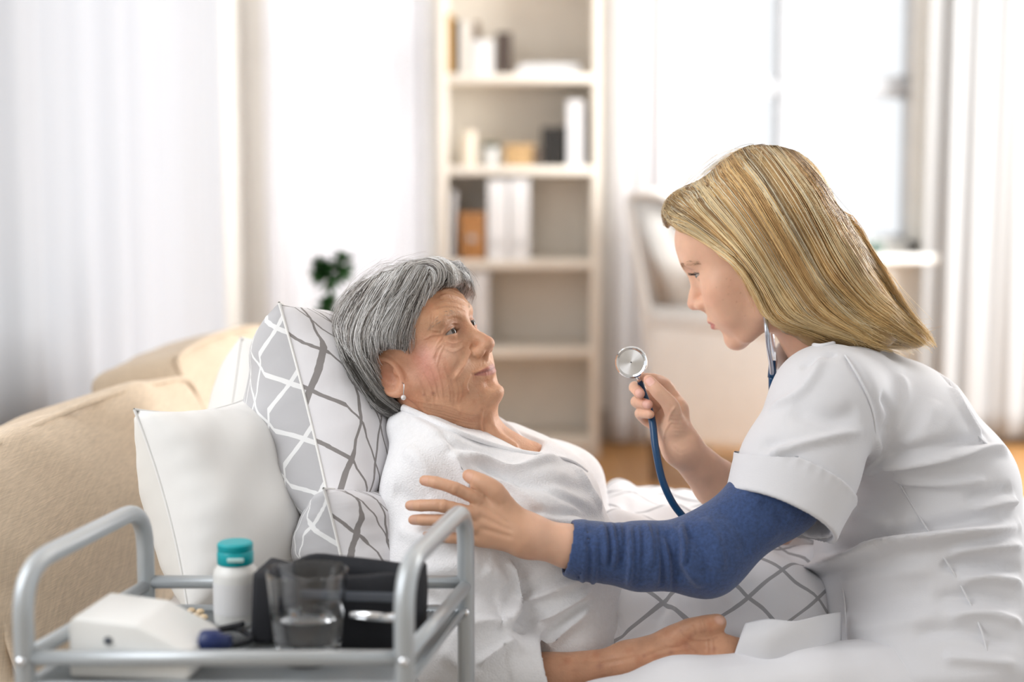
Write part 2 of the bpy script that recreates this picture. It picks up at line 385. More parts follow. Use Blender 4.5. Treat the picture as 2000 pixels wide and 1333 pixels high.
B().box(((x0 + x1) / 2, yf + .03, .02), (x1 - x0 - 2 * xi, .016, .04)).build('plinth', M['case'], bc, smooth=False)
def cardm(name, c, rough=.6): return mat(name, c, rough)
def book(px0, px1, py0, z, c, label, name='book', dep=.20, lean=0, group=None, yy=None, spine=None):
    """standing book: cover boards + spine and a page block"""
    a, e = bx(px0), bx(px1); w = e - a; h = (bz(py0) - z); y0 = (yf + .03 if yy is None else yy)
    t = thing(name, label, 'book', group, (a + w / 2, y0 + dep / 2, z + .001))
    b = B(); cv = min(.004, w * .16)
    b.box((-w / 2 + cv / 2, 0, h / 2), (cv, dep, h), cv * .3, 1); b.box((w / 2 - cv / 2, 0, h / 2), (cv, dep, h), cv * .3, 1); b.box((0, -dep / 2 + cv / 2, h / 2), (w, cv, h), cv * .4, 1)
    b.build('cover', cardm('cover_cloth', c), t, auto=40)
    B().box((0, .004, h / 2), (w - 2 * cv, dep - .012, h - .008)).build('pages', M['paperwhite'], t, smooth=False)
    if lean: t.rotation_euler = (0, lean, 0); t.location.z += w / 2 * math.sin(lean)
    return t
def binder(px0, px1, py0, z, c, label, group=None, dep=.26, hole=True, rim=None):
    a, e = bx(px0), bx(px1); w = e - a; h = bz(py0) - z
    t = thing('ring_binder', label, 'binder', group, (a + w / 2, yf + .02 + dep / 2, z + .001))
    cm = cardm('binder_board', c)
    b = B(); b.box((0, -dep / 2 + .0015, h / 2), (w, .003, h), .001, 1).box((-w / 2 + .0015, 0, h / 2), (.003, dep, h), .001, 1).box((w / 2 - .0015, 0, h / 2), (.003, dep, h), .001, 1)
    b.build('cover', cm, t, auto=40)
    B().box((0, .01, h / 2), (w - .014, dep - .03, h - .02)).build('sheets', M['paperwhite'], t, smooth=False)
    if hole:
        B().lathe([(.013, 0), (.013, .003), (.009, .003), (.009, 0)], (0, -dep / 2 - .001, h * .20), 20, (0, -1, 0), True).build('finger_ring', M['steel'], t)
        B().box((0, -dep / 2 - .0006, h * .62), (w * .6, .0012, h * .3)).build('spine_label', M['paperwhite'], t, smooth=False)
    return t
z = sh[0]
book(869, 886, 33, z, (.50, .30, .10), 'tan book with a dark neighbour at the end of the top visible shelf')
book(887, 897, 44, z, (.03, .03, .035), 'thin black book beside the tan book on the top visible shelf')
book(898, 921, 46, z, (.74, .70, .64), 'tall cream book between the thin black book and a white box file')
book(924, 936, 40, z, (.25, .18, .13), 'brown book standing behind the white box file', yy=yf + .15, dep=.14)
book(923, 965, 82, z, (.80, .80, .80), 'short thick white book in front of a brown book', dep=.11)
book(969, 999, 68, z, (.07, .05, .04), 'thick dark brown book at the end of the top row')
pl = thing('magazine_pile', 'low flat pile of white papers lying on the top visible shelf', 'papers', None, (bx(1072), yf + .15, z + .001))
for k in range(4): B().box((.004 * (k % 2), 0, .006 + k * .010), (.27 - .012 * k, .2, .009), .001, 1).build('magazine', M['paperwhite'], pl, smooth=False)
tb = thing('tablet', 'slim dark grey tablet lying on the flat white papers', 'tablet', None, (bx(1088), yf + .14, z + .0455))
B().box((0, 0, 0), (.19, .13, .008), .003).build('casing', mat('grey_casing', (.28, .28, .29), .4), tb, auto=40); B().box((0, 0, .0042), (.17, .115, .0008)).build('screen', M['black'], tb, smooth=False)
z = sh[1]
cn = thing('pillar_candle', 'cream pillar candle on the second shelf beside the potted plant', 'candle', None, (bx(915), yf + .08, z + .001))
hh = bz(256) - z
B().lathe([(0, 0), (.028, 0), (.029, .003), (.029, hh - .004), (.026, hh), (.012, hh - .004), (0, hh - .005)], n=24).build('wax', mat('cream_wax', (.80, .72, .60), .5, sss=.3), cn); B().tube([(0, 0, hh - .006), (.001, 0, hh + .012)], .0012, 6).build('wick', M['black'], cn)
pp = thing('potted_plant', 'small bushy dark green plant in a pale pot on the second shelf', 'plant', None, (bx(958), yf + .08, z + .001))
B().lathe([(0, 0), (.030, 0), (.033, .004), (.040, .07), (.041, .074), (.037, .074), (.034, .062), (0, .060)], n=24).build('pot', M['pot'], pp)
g = B()
def leaf_blade(base, direction, ln, w, up=(0, 0, 1), bend=.3, n=4):
    d = uni(direction); s = uni(np.cross(d, up) + 1e-6); nn = np.cross(s, d); v = []; f = []
    for i in range(n + 1):
        t = i / n; c = np.array(base) + d * ln * t - nn * 0 + np.array([0, 0, -bend * ln * t * t]); ww = w * math.sin(math.pi * min(1, t * .9 + .08)) ** .8
        v += [c - s * ww, c + nn * ww * .25, c + s * ww]
    for i in range(n):
        for k in (0, 1): f.append((3 * i + k, 3 * i + k + 1, 3 * i + k + 4, 3 * i + k + 3))
    return v, f
for k in range(70):
    a = random.uniform(0, 6.28); e = random.uniform(.15, 1.35); d = (math.cos(a) * math.cos(e), math.sin(a) * math.cos(e), math.sin(e))
    g.add(*leaf_blade((.012 * math.cos(a), .012 * math.sin(a), .068), d, random.uniform(.03, .05), .007))
g.build('foliage', M['leaf'], pp, kind='stuff')
wb = thing('wooden_box', 'small light wooden box on the second shelf beside the potted plant', 'box', None, (bx(1014), yf + .1, z + .001))
woodm = mat('pale_wood', (.58, .38, .18), .5, noise=.2, nscale=8, stretch=(1, 1, 8)); hh = bz(283) - z
B().box((0, 0, hh * .39), (.116, .12, hh * .78), .003).build('box_body', woodm, wb, auto=40); B().box((0, 0, hh * .9), (.120, .124, hh * .2), .003).build('lid', woodm, wb, auto=40)
book(1044, 1057, 290, z, (.16, .12, .09), 'low dark brown book between the wooden box and the black albums', dep=.12)
for k in range(3): book(1059 + k * 15.5, 1073.5 + k * 15.5, 249 + (k == 1) * 2, z, (.02, .018, .016), ['black album next to the low dark brown book', 'middle one of three black albums on the second shelf', 'black album touching the tall white box file'][k], name='album', dep=.18)
binder(1107, 1140, 198, z, (.80, .80, .82), 'tall white box file at the end of the second shelf', hole=False)
z = sh[2]
book(876, 884, 374, z, (.72, .72, .74), 'thin pale book leaning at the end of the third shelf', dep=.2, lean=.045)
ob = thing('storage_box', 'orange brown leather box on the third shelf beside white binders', 'box', None, (bx(922), yf + .11, z + .001))
lm = mat('tan_leather', (.42, .19, .06), .5, noise=.15, bump=.2, bscale=120); hh = bz(416) - z
B().box((0, 0, hh * .4), (.100, .17, hh * .8), .005).build('box_body', lm, ob, auto=40); B().box((0, 0, hh * .9), (.104, .174, hh * .2), .005).build('lid', lm, ob, auto=40); B().box((0, -.0885, hh * .45), (.03, .002, .02)).build('label_plate', M['steel'], ob, smooth=False)
binder(952, 993, 352, z, (.84, .84, .85), 'white ring binder next to the orange brown leather box')
binder(995, 1035, 350, z, (.84, .84, .85), 'white ring binder at the open end of the third shelf row')
z = sh[3]
binder(880, 918, 528, z, (.80, .80, .81), 'white ring binder on the fourth shelf, mostly behind grey hair'); binder(920, 954, 530, z, (.80, .80, .81), 'white ring binder on the fourth shelf, at the open end of its row')

# ------------------------------------------------------------------ wing chair
DC = 4.95
wc = thing('wing_chair', 'pale linen wing armchair standing in front of the window curtain', 'armchair', None, (.86, DC + .18, 0)); wc.rotation_euler = (0, 0, math.radians(-30))
# local: chair faces +x
def soft(b, c, s, r, rot=None): return b.box(c, s, r, 4, rot)
Ry = lambda a: Matrix.Rotation(a, 3, 'Y')
soft(B(), (-.26, 0, .66), (.14, .58, .80), .06, Ry(-.16)).build('backrest', M['chair'], wc)
for s in (-1, 1):
    P = [(-.33, 1.04), (-.20, 1.03), (-.08, .94), (-.05, .78), (-.02, .64), (-.22, .58)]
    v = []; f = []; Q = catmull(np.array(P + [P[0]]), 5)
    for k, yy in enumerate((-.045, -.055, 0, .055, .045)):
        sc = (.9, 1, 1.04, 1, .9)[k]; cm = Q.mean(0)
        for q in Q: v.append((cm[0] + (q[0] - cm[0]) * sc, s * .30 + yy, cm[1] + (q[1] - cm[1]) * sc))
    n = len(Q)
    for k in range(4):
        for i in range(n - 1): f.append((k * n + i, k * n + i + 1, (k + 1) * n + i + 1, (k + 1) * n + i))
    f.append(tuple(range(n))); f.append(tuple(4 * n + i for i in range(n)))
    new_obj('wing', mesh('wing', v, f, M['chair']), wc)
    a = B(); soft(a, (.04, s * .31, .38), (.56, .12, .44), .045); a.tube([(-.22, s * .31, .60), (.25, s * .31, .58), (.325, s * .31, .575)], [.062, .068, .06], 14); a.build('armrest', M['chair'], wc)
soft(B(), (.02, 0, .26), (.58, .52, .22), .04).build('seat_base', M['chair'], wc)
soft(B(), (.05, 0, .43), (.58, .49, .15), .055).build('seat_cushion', M['chair'], wc)
wl = mat('dark_turned_wood', (.12, .07, .04), .4)
for (x, y) in ((.28, .24), (.28, -.24), (-.26, .24), (-.26, -.24)): B().lathe([(0, 0), (.014, 0), (.016, .04), (.024, .15), (.026, .17), (0, .17)], (x, y, .0065), 14).build('leg', wl, wc)

# ------------------------------------------------------------------ side table with plant behind the sofa
st = thing('side_table', 'small white round side table behind the sofa', 'table', None, (-.435, 3.40, .0065))
B().lathe([(0, .60), (.17, .60), (.175, .605), (.175, .618), (.17, .622), (0, .622)], n=36).build('table_top', M['trim'], st, auto=40)
B().lathe([(0, 0), (.12, 0), (.12, .012), (.022, .02), (.018, .03), (.018, .60), (0, .60)], n=24).build('pedestal', M['trim'], st)
tp = thing('leafy_plant', 'small green leafy plant with a bare stem behind the patterned pillow', 'plant', None, (-.435, 3.40, .6295))
B().lathe([(0, 0), (.032, 0), (.035, .004), (.042, .06), (.039, .06), (.036, .05), (0, .048)], n=24).build('pot', M['pot'], tp)
B().tube([(0, 0, .045), (.004, 0, .09), (-.002, .002, .14), (.003, 0, .19)], [.004, .0035, .003, .002], 6, smooth=3).tube([(0, 0, .12), (.02, 0, .16)], [.003, .002], 6).build('stem', M['stem'], tp)
for (cx, cy, cz, rr, n) in ((.0, 0, .205, .044, 150), (.030, 0, .230, .032, 90), (-.026, 0, .218, .026, 60), (-.008, 0, .125, .030, 90)):
    g = B()
    for k in range(n):
        d = uni(RNG.normal(size=3)); base = np.array([cx, cy, cz]) + d * rr * random.uniform(.1, .7)
        g.add(*leaf_blade(base, d + np.array([0, 0, .35]), random.uniform(.018, .030), .0075))
    g.build('foliage', M['leaf'], tp, kind='stuff')
# ------------------------------------------------------------------ sofa bed
so = thing('sofa_bed', 'beige linen sofa bed with white sheet on which both women are', 'sofa')
BEDZ = .43
PEXP = 14.0
def cushion(c, size, lean, yaw, seed, puff=.35, nu=26, sag=.02):
    """soft box cushion: a rounded box blown up, with creases near its corners"""
    rg = np.random.default_rng(seed); bm = bmesh.new(); bmesh.ops.create_cube(bm, size=2)
    bmesh.ops.subdivide_edges(bm, edges=bm.edges[:], cuts=nu, use_grid_fill=True)
    V_ = np.array([v.co[:] for v in bm.verts]); f = [[q.index for q in k.verts] for k in bm.faces]; bm.free()
    s = np.array(size) / 2; p = PEXP
    n = (np.abs(V_) ** p).sum(1) ** (1 / p); Q = V_ / n[:, None]
    W = Q * s
    a = np.clip(1 - Q[:, 1] ** 2, 0, 1) * np.clip(1 - Q[:, 2] ** 2, 0, 1)
    W[:, 0] += np.sign(Q[:, 0]) * puff * s[0] * a * (np.abs(Q[:, 0]) > .5)
    W[:, 1] += Q[:, 1] * .02 * np.clip(1 - Q[:, 2] ** 2, 0, 1); W[:, 2] += Q[:, 2] * .02 * np.clip(1 - Q[:, 1] ** 2, 0, 1)
    for k in range(7):
        d = uni(rg.normal(size=3)); ph = rg.uniform(0, 6); fr = rg.uniform(14, 34)
        W += .0022 * np.sin(W @ d * fr + ph)[:, None] * Q * np.array([1, .5, 1.0])
    edge = (np.abs(Q[:, 1]) ** 6 + np.abs(Q[:, 2]) ** 6); W[:, 0] += .004 * np.sin(W[:, 2] * 60 + W[:, 1] * 40) * np.clip(edge, 0, 1)
    R = np.array(Matrix.Rotation(yaw, 3, 'Z') @ Matrix.Rotation(lean, 3, 'Y'))
    return W @ R.T + np.array(c), f
def piping(c, size, lean, yaw, side):
    """cord sewn round the edge of one cushion face"""
    s = np.array(size) / 2; P = []; t = np.linspace(-1, 1, 25)[:-1]
    for y, z in [(a, 1) for a in t] + [(1, -a) for a in t] + [(-a, -1) for a in t] + [(-1, a) for a in t]:
        q = np.array([side, y, z], float); q = q / ((np.abs(q) ** PEXP).sum() ** (1 / PEXP)); P.append(q * s * np.array([1.0, 1.012, 1.012]) + np.array([0, q[1] * .02 * (1 - q[2] ** 2), q[2] * .02 * (1 - q[1] ** 2)]))
    R = np.array(Matrix.Rotation(yaw, 3, 'Z') @ Matrix.Rotation(lean, 3, 'Y')); P = np.array(P + [P[0]])
    return P @ R.T + np.array(c)
YAW = math.radians(-5)
for i, (c, size, seed) in enumerate((((-.625, 2.07, .478), (.17, .90, .42), 2), ((-.60, 2.88, .515), (.17, .66, .40), 4))):
    v, f = cushion(c, size, -.30, YAW, seed); o = new_obj('back_cushion', mesh('back_cushion', v, f, M['sofa']), so)
    for sd in (-1, 1): B().tube(piping(c, size, -.30, YAW, sd), .0048, 6, False).build('piping', M['sofa'], o)
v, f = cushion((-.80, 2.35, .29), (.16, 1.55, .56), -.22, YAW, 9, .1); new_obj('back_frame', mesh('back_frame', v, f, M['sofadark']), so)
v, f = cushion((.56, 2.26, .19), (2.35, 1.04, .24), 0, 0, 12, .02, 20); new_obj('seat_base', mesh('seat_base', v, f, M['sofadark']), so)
def mattress():
    nx, ny = 90, 50; x = np.linspace(-.56, 1.78, nx); y = np.linspace(1.74, 2.80, ny); X, Y = np.meshgrid(x, y, indexing='ij')
    ex = np.minimum(X - x[0], x[-1] - X); ey = np.minimum(Y - y[0], y[-1] - Y); e = np.minimum(ex, ey)
    Z = BEDZ - .05 * np.exp(-e / .02) + .004 * np.sin(X * 21 + 3 * np.sin(Y * 9)) + .004 * np.sin(Y * 31 + X * 13)
    v = np.c_[X.ravel(), Y.ravel(), Z.ravel()]; f = []
    for i in range(nx - 1):
        for j in range(ny - 1): f.append((i * ny + j, (i + 1) * ny + j, (i + 1) * ny + j + 1, i * ny + j + 1))
    n = len(v); border = [i * ny for i in range(nx)] + [(nx - 1) * ny + j for j in range(1, ny)] + [i * ny + ny - 1 for i in range(nx - 2, -1, -1)] + [j for j in range(ny - 2, 0, -1)]
    low = v[border].copy(); low[:, 2] = .30; v = np.vstack([v, low]); m = len(border)
    for k in range(m): f.append((border[k], n + k, n + (k + 1) % m, border[(k + 1) % m]))
    f.append(tuple(n + k for k in range(m)))
    return v, f
v, f = mattress(); new_obj('sheet', mesh('sheet', v, f, M['sheet']), so)
for (x, y) in ((-.7, 1.8), (-.75, 2.95), (1.65, 1.84), (1.65, 2.7)): B().lathe([(0, 0), (.018, 0), (.026, .10), (0, .10)], (x, y, .0065), 12).build('leg', M['trimgrey'], so)

# ------------------------------------------------------------------ pillows
def pillow(name, corners, thick, mats, label, seed, n=34, bulge=(1, 1), uvscale=1.0, wr=1.0, parent=None, pinch=.10, uvrot=0.0):
    """corners: four world points (a, b, c, d going round).  Two sheets sewn at the edge and stuffed."""
    a, b_, c, d = [np.array(q, float) for q in corners]; rg = np.random.default_rng(seed)
    t = np.linspace(-1, 1, n); Uu, Vv = np.meshgrid(t, t, indexing='ij')
    # edges bow inwards, corners stay out as ears
    su = Uu * (1 - pinch * (1 - Uu ** 2) * 0 - pinch * (1 - Vv ** 2) * np.abs(Uu) ** 3 * 1.0)
    sv = Vv * (1 - pinch * (1 - Uu ** 2) * np.abs(Vv) ** 3 * 1.0)
    s, w = (su + 1) / 2, (sv + 1) / 2
    P = (a[None, None] * ((1 - s) * (1 - w))[..., None] + b_ * (s * (1 - w))[..., None] + c * (s * w)[..., None] + d * ((1 - s) * w)[..., None])
    nrm = uni(np.cross(c - a, d - b_)); lu, lv = np.linalg.norm(b_ - a), np.linalg.norm(d - a)
    prof = np.clip((1 - Uu ** 2) * (1 - Vv ** 2), 0, 1) ** .42
    wrk = np.zeros_like(prof)
    for k in range(9):
        an = rg.uniform(0, 6.28); fr = rg.uniform(4, 11); wrk += rg.uniform(.2, 1) * np.sin((Uu * math.cos(an) + Vv * math.sin(an)) * fr + rg.uniform(0, 6) + .8 * np.sin(3 * Uu * Vv))
    ra = np.arctan2(Vv, Uu); edge = (np.maximum(np.abs(Uu), np.abs(Vv))) ** 5
    pucker = np.sin(Uu * 23 + seed) * np.abs(Vv) ** 6 + np.sin(Vv * 25 + seed) * np.abs(Uu) ** 6
    v = []; f = []; mi = []; uv = []
    for side, bl in ((1, bulge[0]), (-1, bulge[1])):
        h = side * (thick / 2 * bl * prof) + (wrk * .0022 * wr + pucker * .0022 * wr) * np.clip(prof * 2.5, 0, 1)
        W = P + nrm * h[..., None]; off = len(v); v += [tuple(q) for q in W.reshape(-1, 3)]
        x, y = Uu * lu / 2, Vv * lv / 2
        cu, su_ = math.cos(uvrot), math.sin(uvrot)
        uv += [tuple(q) for q in np.c_[(x * cu - y * su_).ravel(), (x * su_ + y * cu).ravel()] * uvscale]
        for i in range(n - 1):
            for j in range(n - 1):
                q = (off + i * n + j, off + (i + 1) * n + j, off + (i + 1) * n + j + 1, off + i * n + j + 1)
                f.append(q if side > 0 else q[::-1]); mi.append(0 if side > 0 else 1)
    root = thing(name, label, 'pillow')
    me = mesh(name, v, f, list(mats), True, uv); me.polygons.foreach_set('material_index', mi)
    bm = bmesh.new(); bm.from_mesh(me); bmesh.ops.remove_doubles(bm, verts=bm.verts, dist=.0004); bm.to_mesh(me); bm.free()
    new_obj('pillow_case', me, root)
    rim = np.array([P[i, 0] for i in range(n)] + [P[-1, j] for j in range(1, n)] + [P[i, -1] for i in range(n - 2, -1, -1)] + [P[0, j] for j in range(n - 2, -1, -1)])
    B().tube(rim, .0017, 6, False).build('seam', M['pillow'], root)
    return root
G1, L1 = (.80, .785, .80), (.30, .285, .28)
M['patt'] = lattice('white_cloth_grey_lattice', (.78, .765, .785), (.27, .25, .245), .15, .072, .10, .085, 4.9, 2.86)
M['patg'] = lattice('grey_cloth_white_lattice', (.50, .495, .51), (.82, .82, .82), .074, .074, .095, .095, 2.3, 2.7)
M['pats'] = lattice('duvet_cloth_grey_lattice', (.88, .88, .91), (.40, .40, .42), .098, .098, .072, .072, .9)
pillow('white_pillow', [V(262, 800, 1.70), V(500, 770, 1.90), V(615, 1165, 1.86), V(368, 1205, 1.68)], .17, (M['pillowcream'], M['pillow']), 'plain white pillow standing nearest the trolley', 21, bulge=(1.0, .9), wr=.8)
pillow('white_pillow', [V(470, 660, 2.10), V(600, 640, 2.35), V(640, 1010, 2.25), V(400, 1000, 1.95)], .16, (M['pillow'], M['pillow']), 'plain white pillow wedged between the lattice pillow and sofa cushion', 25, wr=.7)
pillow('lattice_pillow', [V(545, 592, 1.80), V(690, 640, 2.25), V(800, 1020, 2.22), V(652, 1030, 1.72)], .25, (M['patg'], M['patt']), 'white and grey lattice pillow under the old woman\'s head', 31, bulge=(1.0, .9), pinch=.06)
pillow('lattice_pillow', [V(632, 955, 1.70), V(800, 940, 2.16), V(820, 1190, 2.16), V(690, 1235, 1.69)], .20, (M['patg'], M['patt']), 'lower lattice pillow behind the old woman\'s back', 37, pinch=.06)

# ------------------------------------------------------------------ trolley
TY = math.radians(-11)
TR = thing('trolley', 'silver tubular steel trolley with a wire mesh tray', 'trolley')
nl, nr, fl_, fr_ = V(48, 1290, 1.345), V(790, 1300, 1.345), V(285, 1120, 1.60), V(910, 1130, 1.60)
def xy(p, z): return np.array([p[0], p[1], z])
ZT, ZR, ZTRAY = .668, .573, .545
tr = .0098
for (n_, f_) in ((nl, fl_), (nr, fr_)):
    P = round_path([xy(n_, .06), xy(n_, ZT - .008), xy(f_, ZT - .004), xy(f_, .06)], .05, 7); B().tube(P, tr, 14).build('end_frame', M['steel'], TR)
    B().tube([xy(n_, ZR), xy(f_, ZR)], .0075, 12).build('side_rail', M['steel'], TR)
B().tube([xy(nl, ZR), xy(nr, ZR)], .0075, 12).build('front_rail', M['steel'], TR)
B().tube([xy(fl_, ZR + .004), xy(fr_, ZR + .004)], .0075, 12).build('rear_rail', M['steel'], TR)
for z, nm in ((ZTRAY, 'tray'), (.20, 'lower_tray')):
    c = [xy(nl, z), xy(nr, z), xy(fr_, z), xy(fl_, z)]; b = B(); b.tube(c + [c[0]], .006, 10, False); t_ = b.build(nm + '_rim', M['steel'], TR)
    g = B(); n1, n2 = 88, 60
    for i in range(1, n1):
        s = i / n1; g.tube([c[0] * (1 - s) + c[1] * s, c[3] * (1 - s) + c[2] * s], .0010, 4, False)
    for j in range(1, n2):
        s = j / n2; g.tube([c[0] * (1 - s) + c[3] * s + [0, 0, -.0012], c[1] * (1 - s) + c[2] * s + [0, 0, -.0012]], .0010, 4, False)
    g.build(nm + '_wire_mesh', M['traymesh'], TR, smooth=False, kind='stuff')
for p in (nl, nr, fl_, fr_):
    w = B(); w.lathe([(0, -.009), (.022, -.009), (.026, -.005), (.026, .005), (.022, .009), (0, .009)], (p[0], p[1], .0335), 20, (1, .2, 0)); w.tube([(p[0], p[1], .034), (p[0], p[1], .075)], .007, 8); w.build('caster', M['black'], TR)
    for z in (ZR, ZTRAY): B().lathe([(0, 0), (.005, 0), (.004, .003), (0, .004)], (p[0], p[1] - tr, z + .0), 10, (0, -1, 0)).build('bolt', M['chrome'], TR)
Z0 = ZTRAY + .0012
def on_tray(px, py, z=Z0):
    """tray point under a measured pixel (ray meets the tray's level)"""
    r = V(px, py, 1.0) - CAM; k = (z - 1.0) / r[2]; return CAM + r * k
# pill bottle
p = on_tray(462, 1218)
bo = thing('pill_bottle', 'white plastic pill bottle with a teal flip cap on the trolley', 'bottle', None, tuple(p))
B().lathe([(0, 0), (.021, 0), (.0235, .002), (.024, .006), (.024, .055), (.0225, .061), (.017, .067), (.016, .070), (0, .070)], n=40).build('bottle_body', M['plastic'], bo, auto=50)
B().lathe([(.016, .0665), (.0190, .067), (.0196, .068), (.0196, .079), (.0185, .0815), (.0192, .083), (.0192, .0885), (.017, .0905), (0, .091)], n=48).build('cap', M['teal'], bo, auto=40)
B().box((.004, -.0195, .0745), (.018, .003, .005), .001).build('cap_tab', mat('pale_teal_plastic', (.45, .68, .66), .4), bo)
B().lathe([(.0243, .014), (.0243, .048)], n=40).build('paper_label', M['paperwhite'], bo)
# glass of water
p = on_tray(602, 1290); G = .092
gl = thing('drinking_glass', 'clear drinking glass half full of water on the trolley', 'glass', None, tuple(p))
B().lathe([(0, .0), (.028, .0), (.0315, .003), (.0335, .02), (.0405, G), (.0395, G + .001), (.0383, G), (.0315, .022), (.0285, .012), (0, .010)], n=56).build('tumbler', glassy('clear_glass', ior=1.45), gl, auto=28)
B().lathe([(0, .0098), (.0288, .0117), (.0318, .022), (.0342, .0465), (.0332, .0470), (0, .0466)], n=56).build('water', glassy('water', ior=1.33), gl, auto=28)
# pressure monitor
p = on_tray(262, 1326)
mo = thing('pressure_monitor', 'white blood pressure monitor lying on the trolley beside the pill bottle', 'monitor', None, tuple(p + np.array([0, .034, .0]))); mo.rotation_euler = (0, 0, math.radians(-7))
def prism(prof, y0, y1, r=.004):
    bm = bmesh.new(); a = [bm.verts.new((x, y0, z)) for (x, z) in prof]; c = [bm.verts.new((x, y1, z)) for (x, z) in prof]; n = len(prof)
    bm.faces.new(a[::-1]); bm.faces.new(c)
    for i in range(n): bm.faces.new((a[i], a[(i + 1) % n], c[(i + 1) % n], c[i]))
    bmesh.ops.recalc_face_normals(bm, faces=bm.faces)
    bmesh.ops.bevel(bm, geom=bm.edges[:], offset=r, segments=3, profile=.5, affect='EDGES'); bm.verts.index_update()
    v = [q.co[:] for q in bm.verts]; f = [[q.index for q in k.verts] for k in bm.faces]; bm.free(); return v, f
b = B(); b.add(*prism([(-.056, .002), (.060, .002), (.064, .010), (.064, .030), (.012, .056), (-.050, .062), (-.056, .055)], -.045, .045)); b.build('casing', M['plastic'], mo, auto=50)
B().lathe([(0, 0), (.004, 0), (.004, .0012), (0, .002)], (-.016, -.0452, .040), 16, (0, -1, 0)).build('screw_cap', M['velcro'], mo)
B().lathe([(0, 0), (.0105, 0), (.0115, .003), (.0115, .016), (.008, .02), (.006, .03), (0, .03)], (.062, -.006, .030), 20, (1, 0, .05)).build('hose_plug', M['navy'], mo)
# blood pressure cuff with its hose
p = on_tray(684, 1256)
cu = thing('pressure_cuff', 'black blood pressure cuff with a metal bar and grey hose on the trolley', 'cuff', None, tuple(p + np.array([0, .02, 0]))); cu.rotation_euler = (0, 0, math.radians(-6))
v = []; f = []; n = 44
def cuffp(k, o):
    a = 2 * math.pi * k / n; return np.array([(.078 + o) * abs(math.cos(a)) ** .55 * (1 if math.cos(a) > 0 else -1), (.043 + o) * abs(math.sin(a)) ** .8 * (1 if math.sin(a) > 0 else -1)])
zs = [0, .003, .05, .072, .075, .075, .06, .004]; os_ = [-.003, 0, .002, .001, -.001, -.007, -.009, -.008]
for z_, o_ in zip(zs, os_):
    for k in range(n):
        q = cuffp(k, o_); v.append((q[0], q[1], z_ + .004 * math.sin(k * .57) * (z_ > .04)))
for i in range(len(zs)):
    for k in range(n): j = (i + 1) % len(zs); f.append((i * n + k, i * n + (k + 1) % n, j * n + (k + 1) % n, j * n + k))
new_obj('cuff_band', mesh('cuff_band', v, f, M['black']), cu)
b = B(); b.box((.010, -.0465, .057), (.11, .004, .010), .0015, 2); b.build('webbing_strip', M['velcro'], cu)
B().tube([(.010, -.052, .040), (.058, -.0505, .037)], .0055, 12).build('metal_bar', M['chrome'], cu)
b = B(); b.add(*prism([(-.10, .001), (-.074, .001), (-.070, .072), (-.096, .078)], -.040, .03, .006)); b.build('folded_end', M['black'], cu)
B().tube([(.02, .0, .018), (.07, .01, .018)], .016, 12).build('rolled_fabric', M['black'], cu)
hp = [p + np.array(q) for q in ((-.205, .0, .018), (-.19, -.005, .012), (-.165, .01, .006), (-.135, .03, .006), (-.115, .01, .010), (-.10, -.02, .008), (-.135, -.035, .006), (-.16, -.02, .006), (-.15, .0, .010), (-.11, .0, .02))]
hose = thing('rubber_hose', 'thin dark rubber hose coiled between monitor and cuff', 'hose'); B().tube(hp, .0032, 8, True, 6).build('hose_tube', M['black'], hose)
for k, (px, py) in enumerate(((352, 1199), (366, 1203), (374, 1195), (383, 1205), (391, 1197), (398, 1208))):
    q = on_tray(px, py + 4); t = thing('pill', ['leftmost of the tan pills lying behind the monitor', 'second tan pill from the left behind the monitor', 'third tan pill from the left behind the monitor', 'fourth tan pill from the left behind the monitor', 'fifth tan pill from the left behind the monitor', 'tan pill nearest the pill bottle'][k], 'pill', 'tan pills on the trolley', tuple(q))
    B().lathe([(0, .0), (.003, .0006), (.0048, .0026), (.0048, .0040), (.003, .0060), (0, .0066)], n=16).build('tablet_body', M['pill'], t)
# ------------------------------------------------------------------ implicit-surface sculpting (rigid camera-aligned metres: right, up, away)
def C(px, py, d): return np.array([(px - 1000) / FPX * d, (666.5 - py) / FPX * d, d])
def c2w(P): P = np.asarray(P); return CAM + P[..., :1] * R_ + P[..., 1:2] * U_ + P[..., 2:3] * F_
def w2c(P): Q = np.asarray(P) - CAM; return np.stack([Q @ R_, Q @ U_, Q @ F_], -1)
def c2px(P): return np.stack([1000 + P[..., 0] / P[..., 2] * FPX, 666.5 - P[..., 1] / P[..., 2] * FPX], -1)
def smin(a, b, k):
    if k <= 0: return np.minimum(a, b)
    h = np.maximum(k - np.abs(a - b), 0) / k; return np.minimum(a, b) - h * h * k * .25
def smax(a, b, k): return -smin(-a, -b, k)
def ell(P, c, r):
    q = P - np.asarray(c); r = np.asarray(r, float); k0 = np.sqrt(((q / r) ** 2).sum(-1)) + 1e-9; k1 = np.sqrt(((q / (r * r)) ** 2).sum(-1)) + 1e-9
    return k0 * (k0 - 1) / k1
def seg(P, a, b, r1, r2):
    a = np.asarray(a, float); ab = np.asarray(b, float) - a; t = np.clip(((P - a) @ ab) / (ab @ ab + 1e-12), 0, 1)
    return np.sqrt(((P - a - t[..., None] * ab) ** 2).sum(-1)) - (r1 + (r2 - r1) * t)
def chain(P, pts, rad, k=0.0):
    d = None
    for i in range(len(pts) - 1):
        e = seg(P, pts[i], pts[i + 1], rad[i], rad[i + 1]); d = e if d is None else smin(d, e, k)
    return d
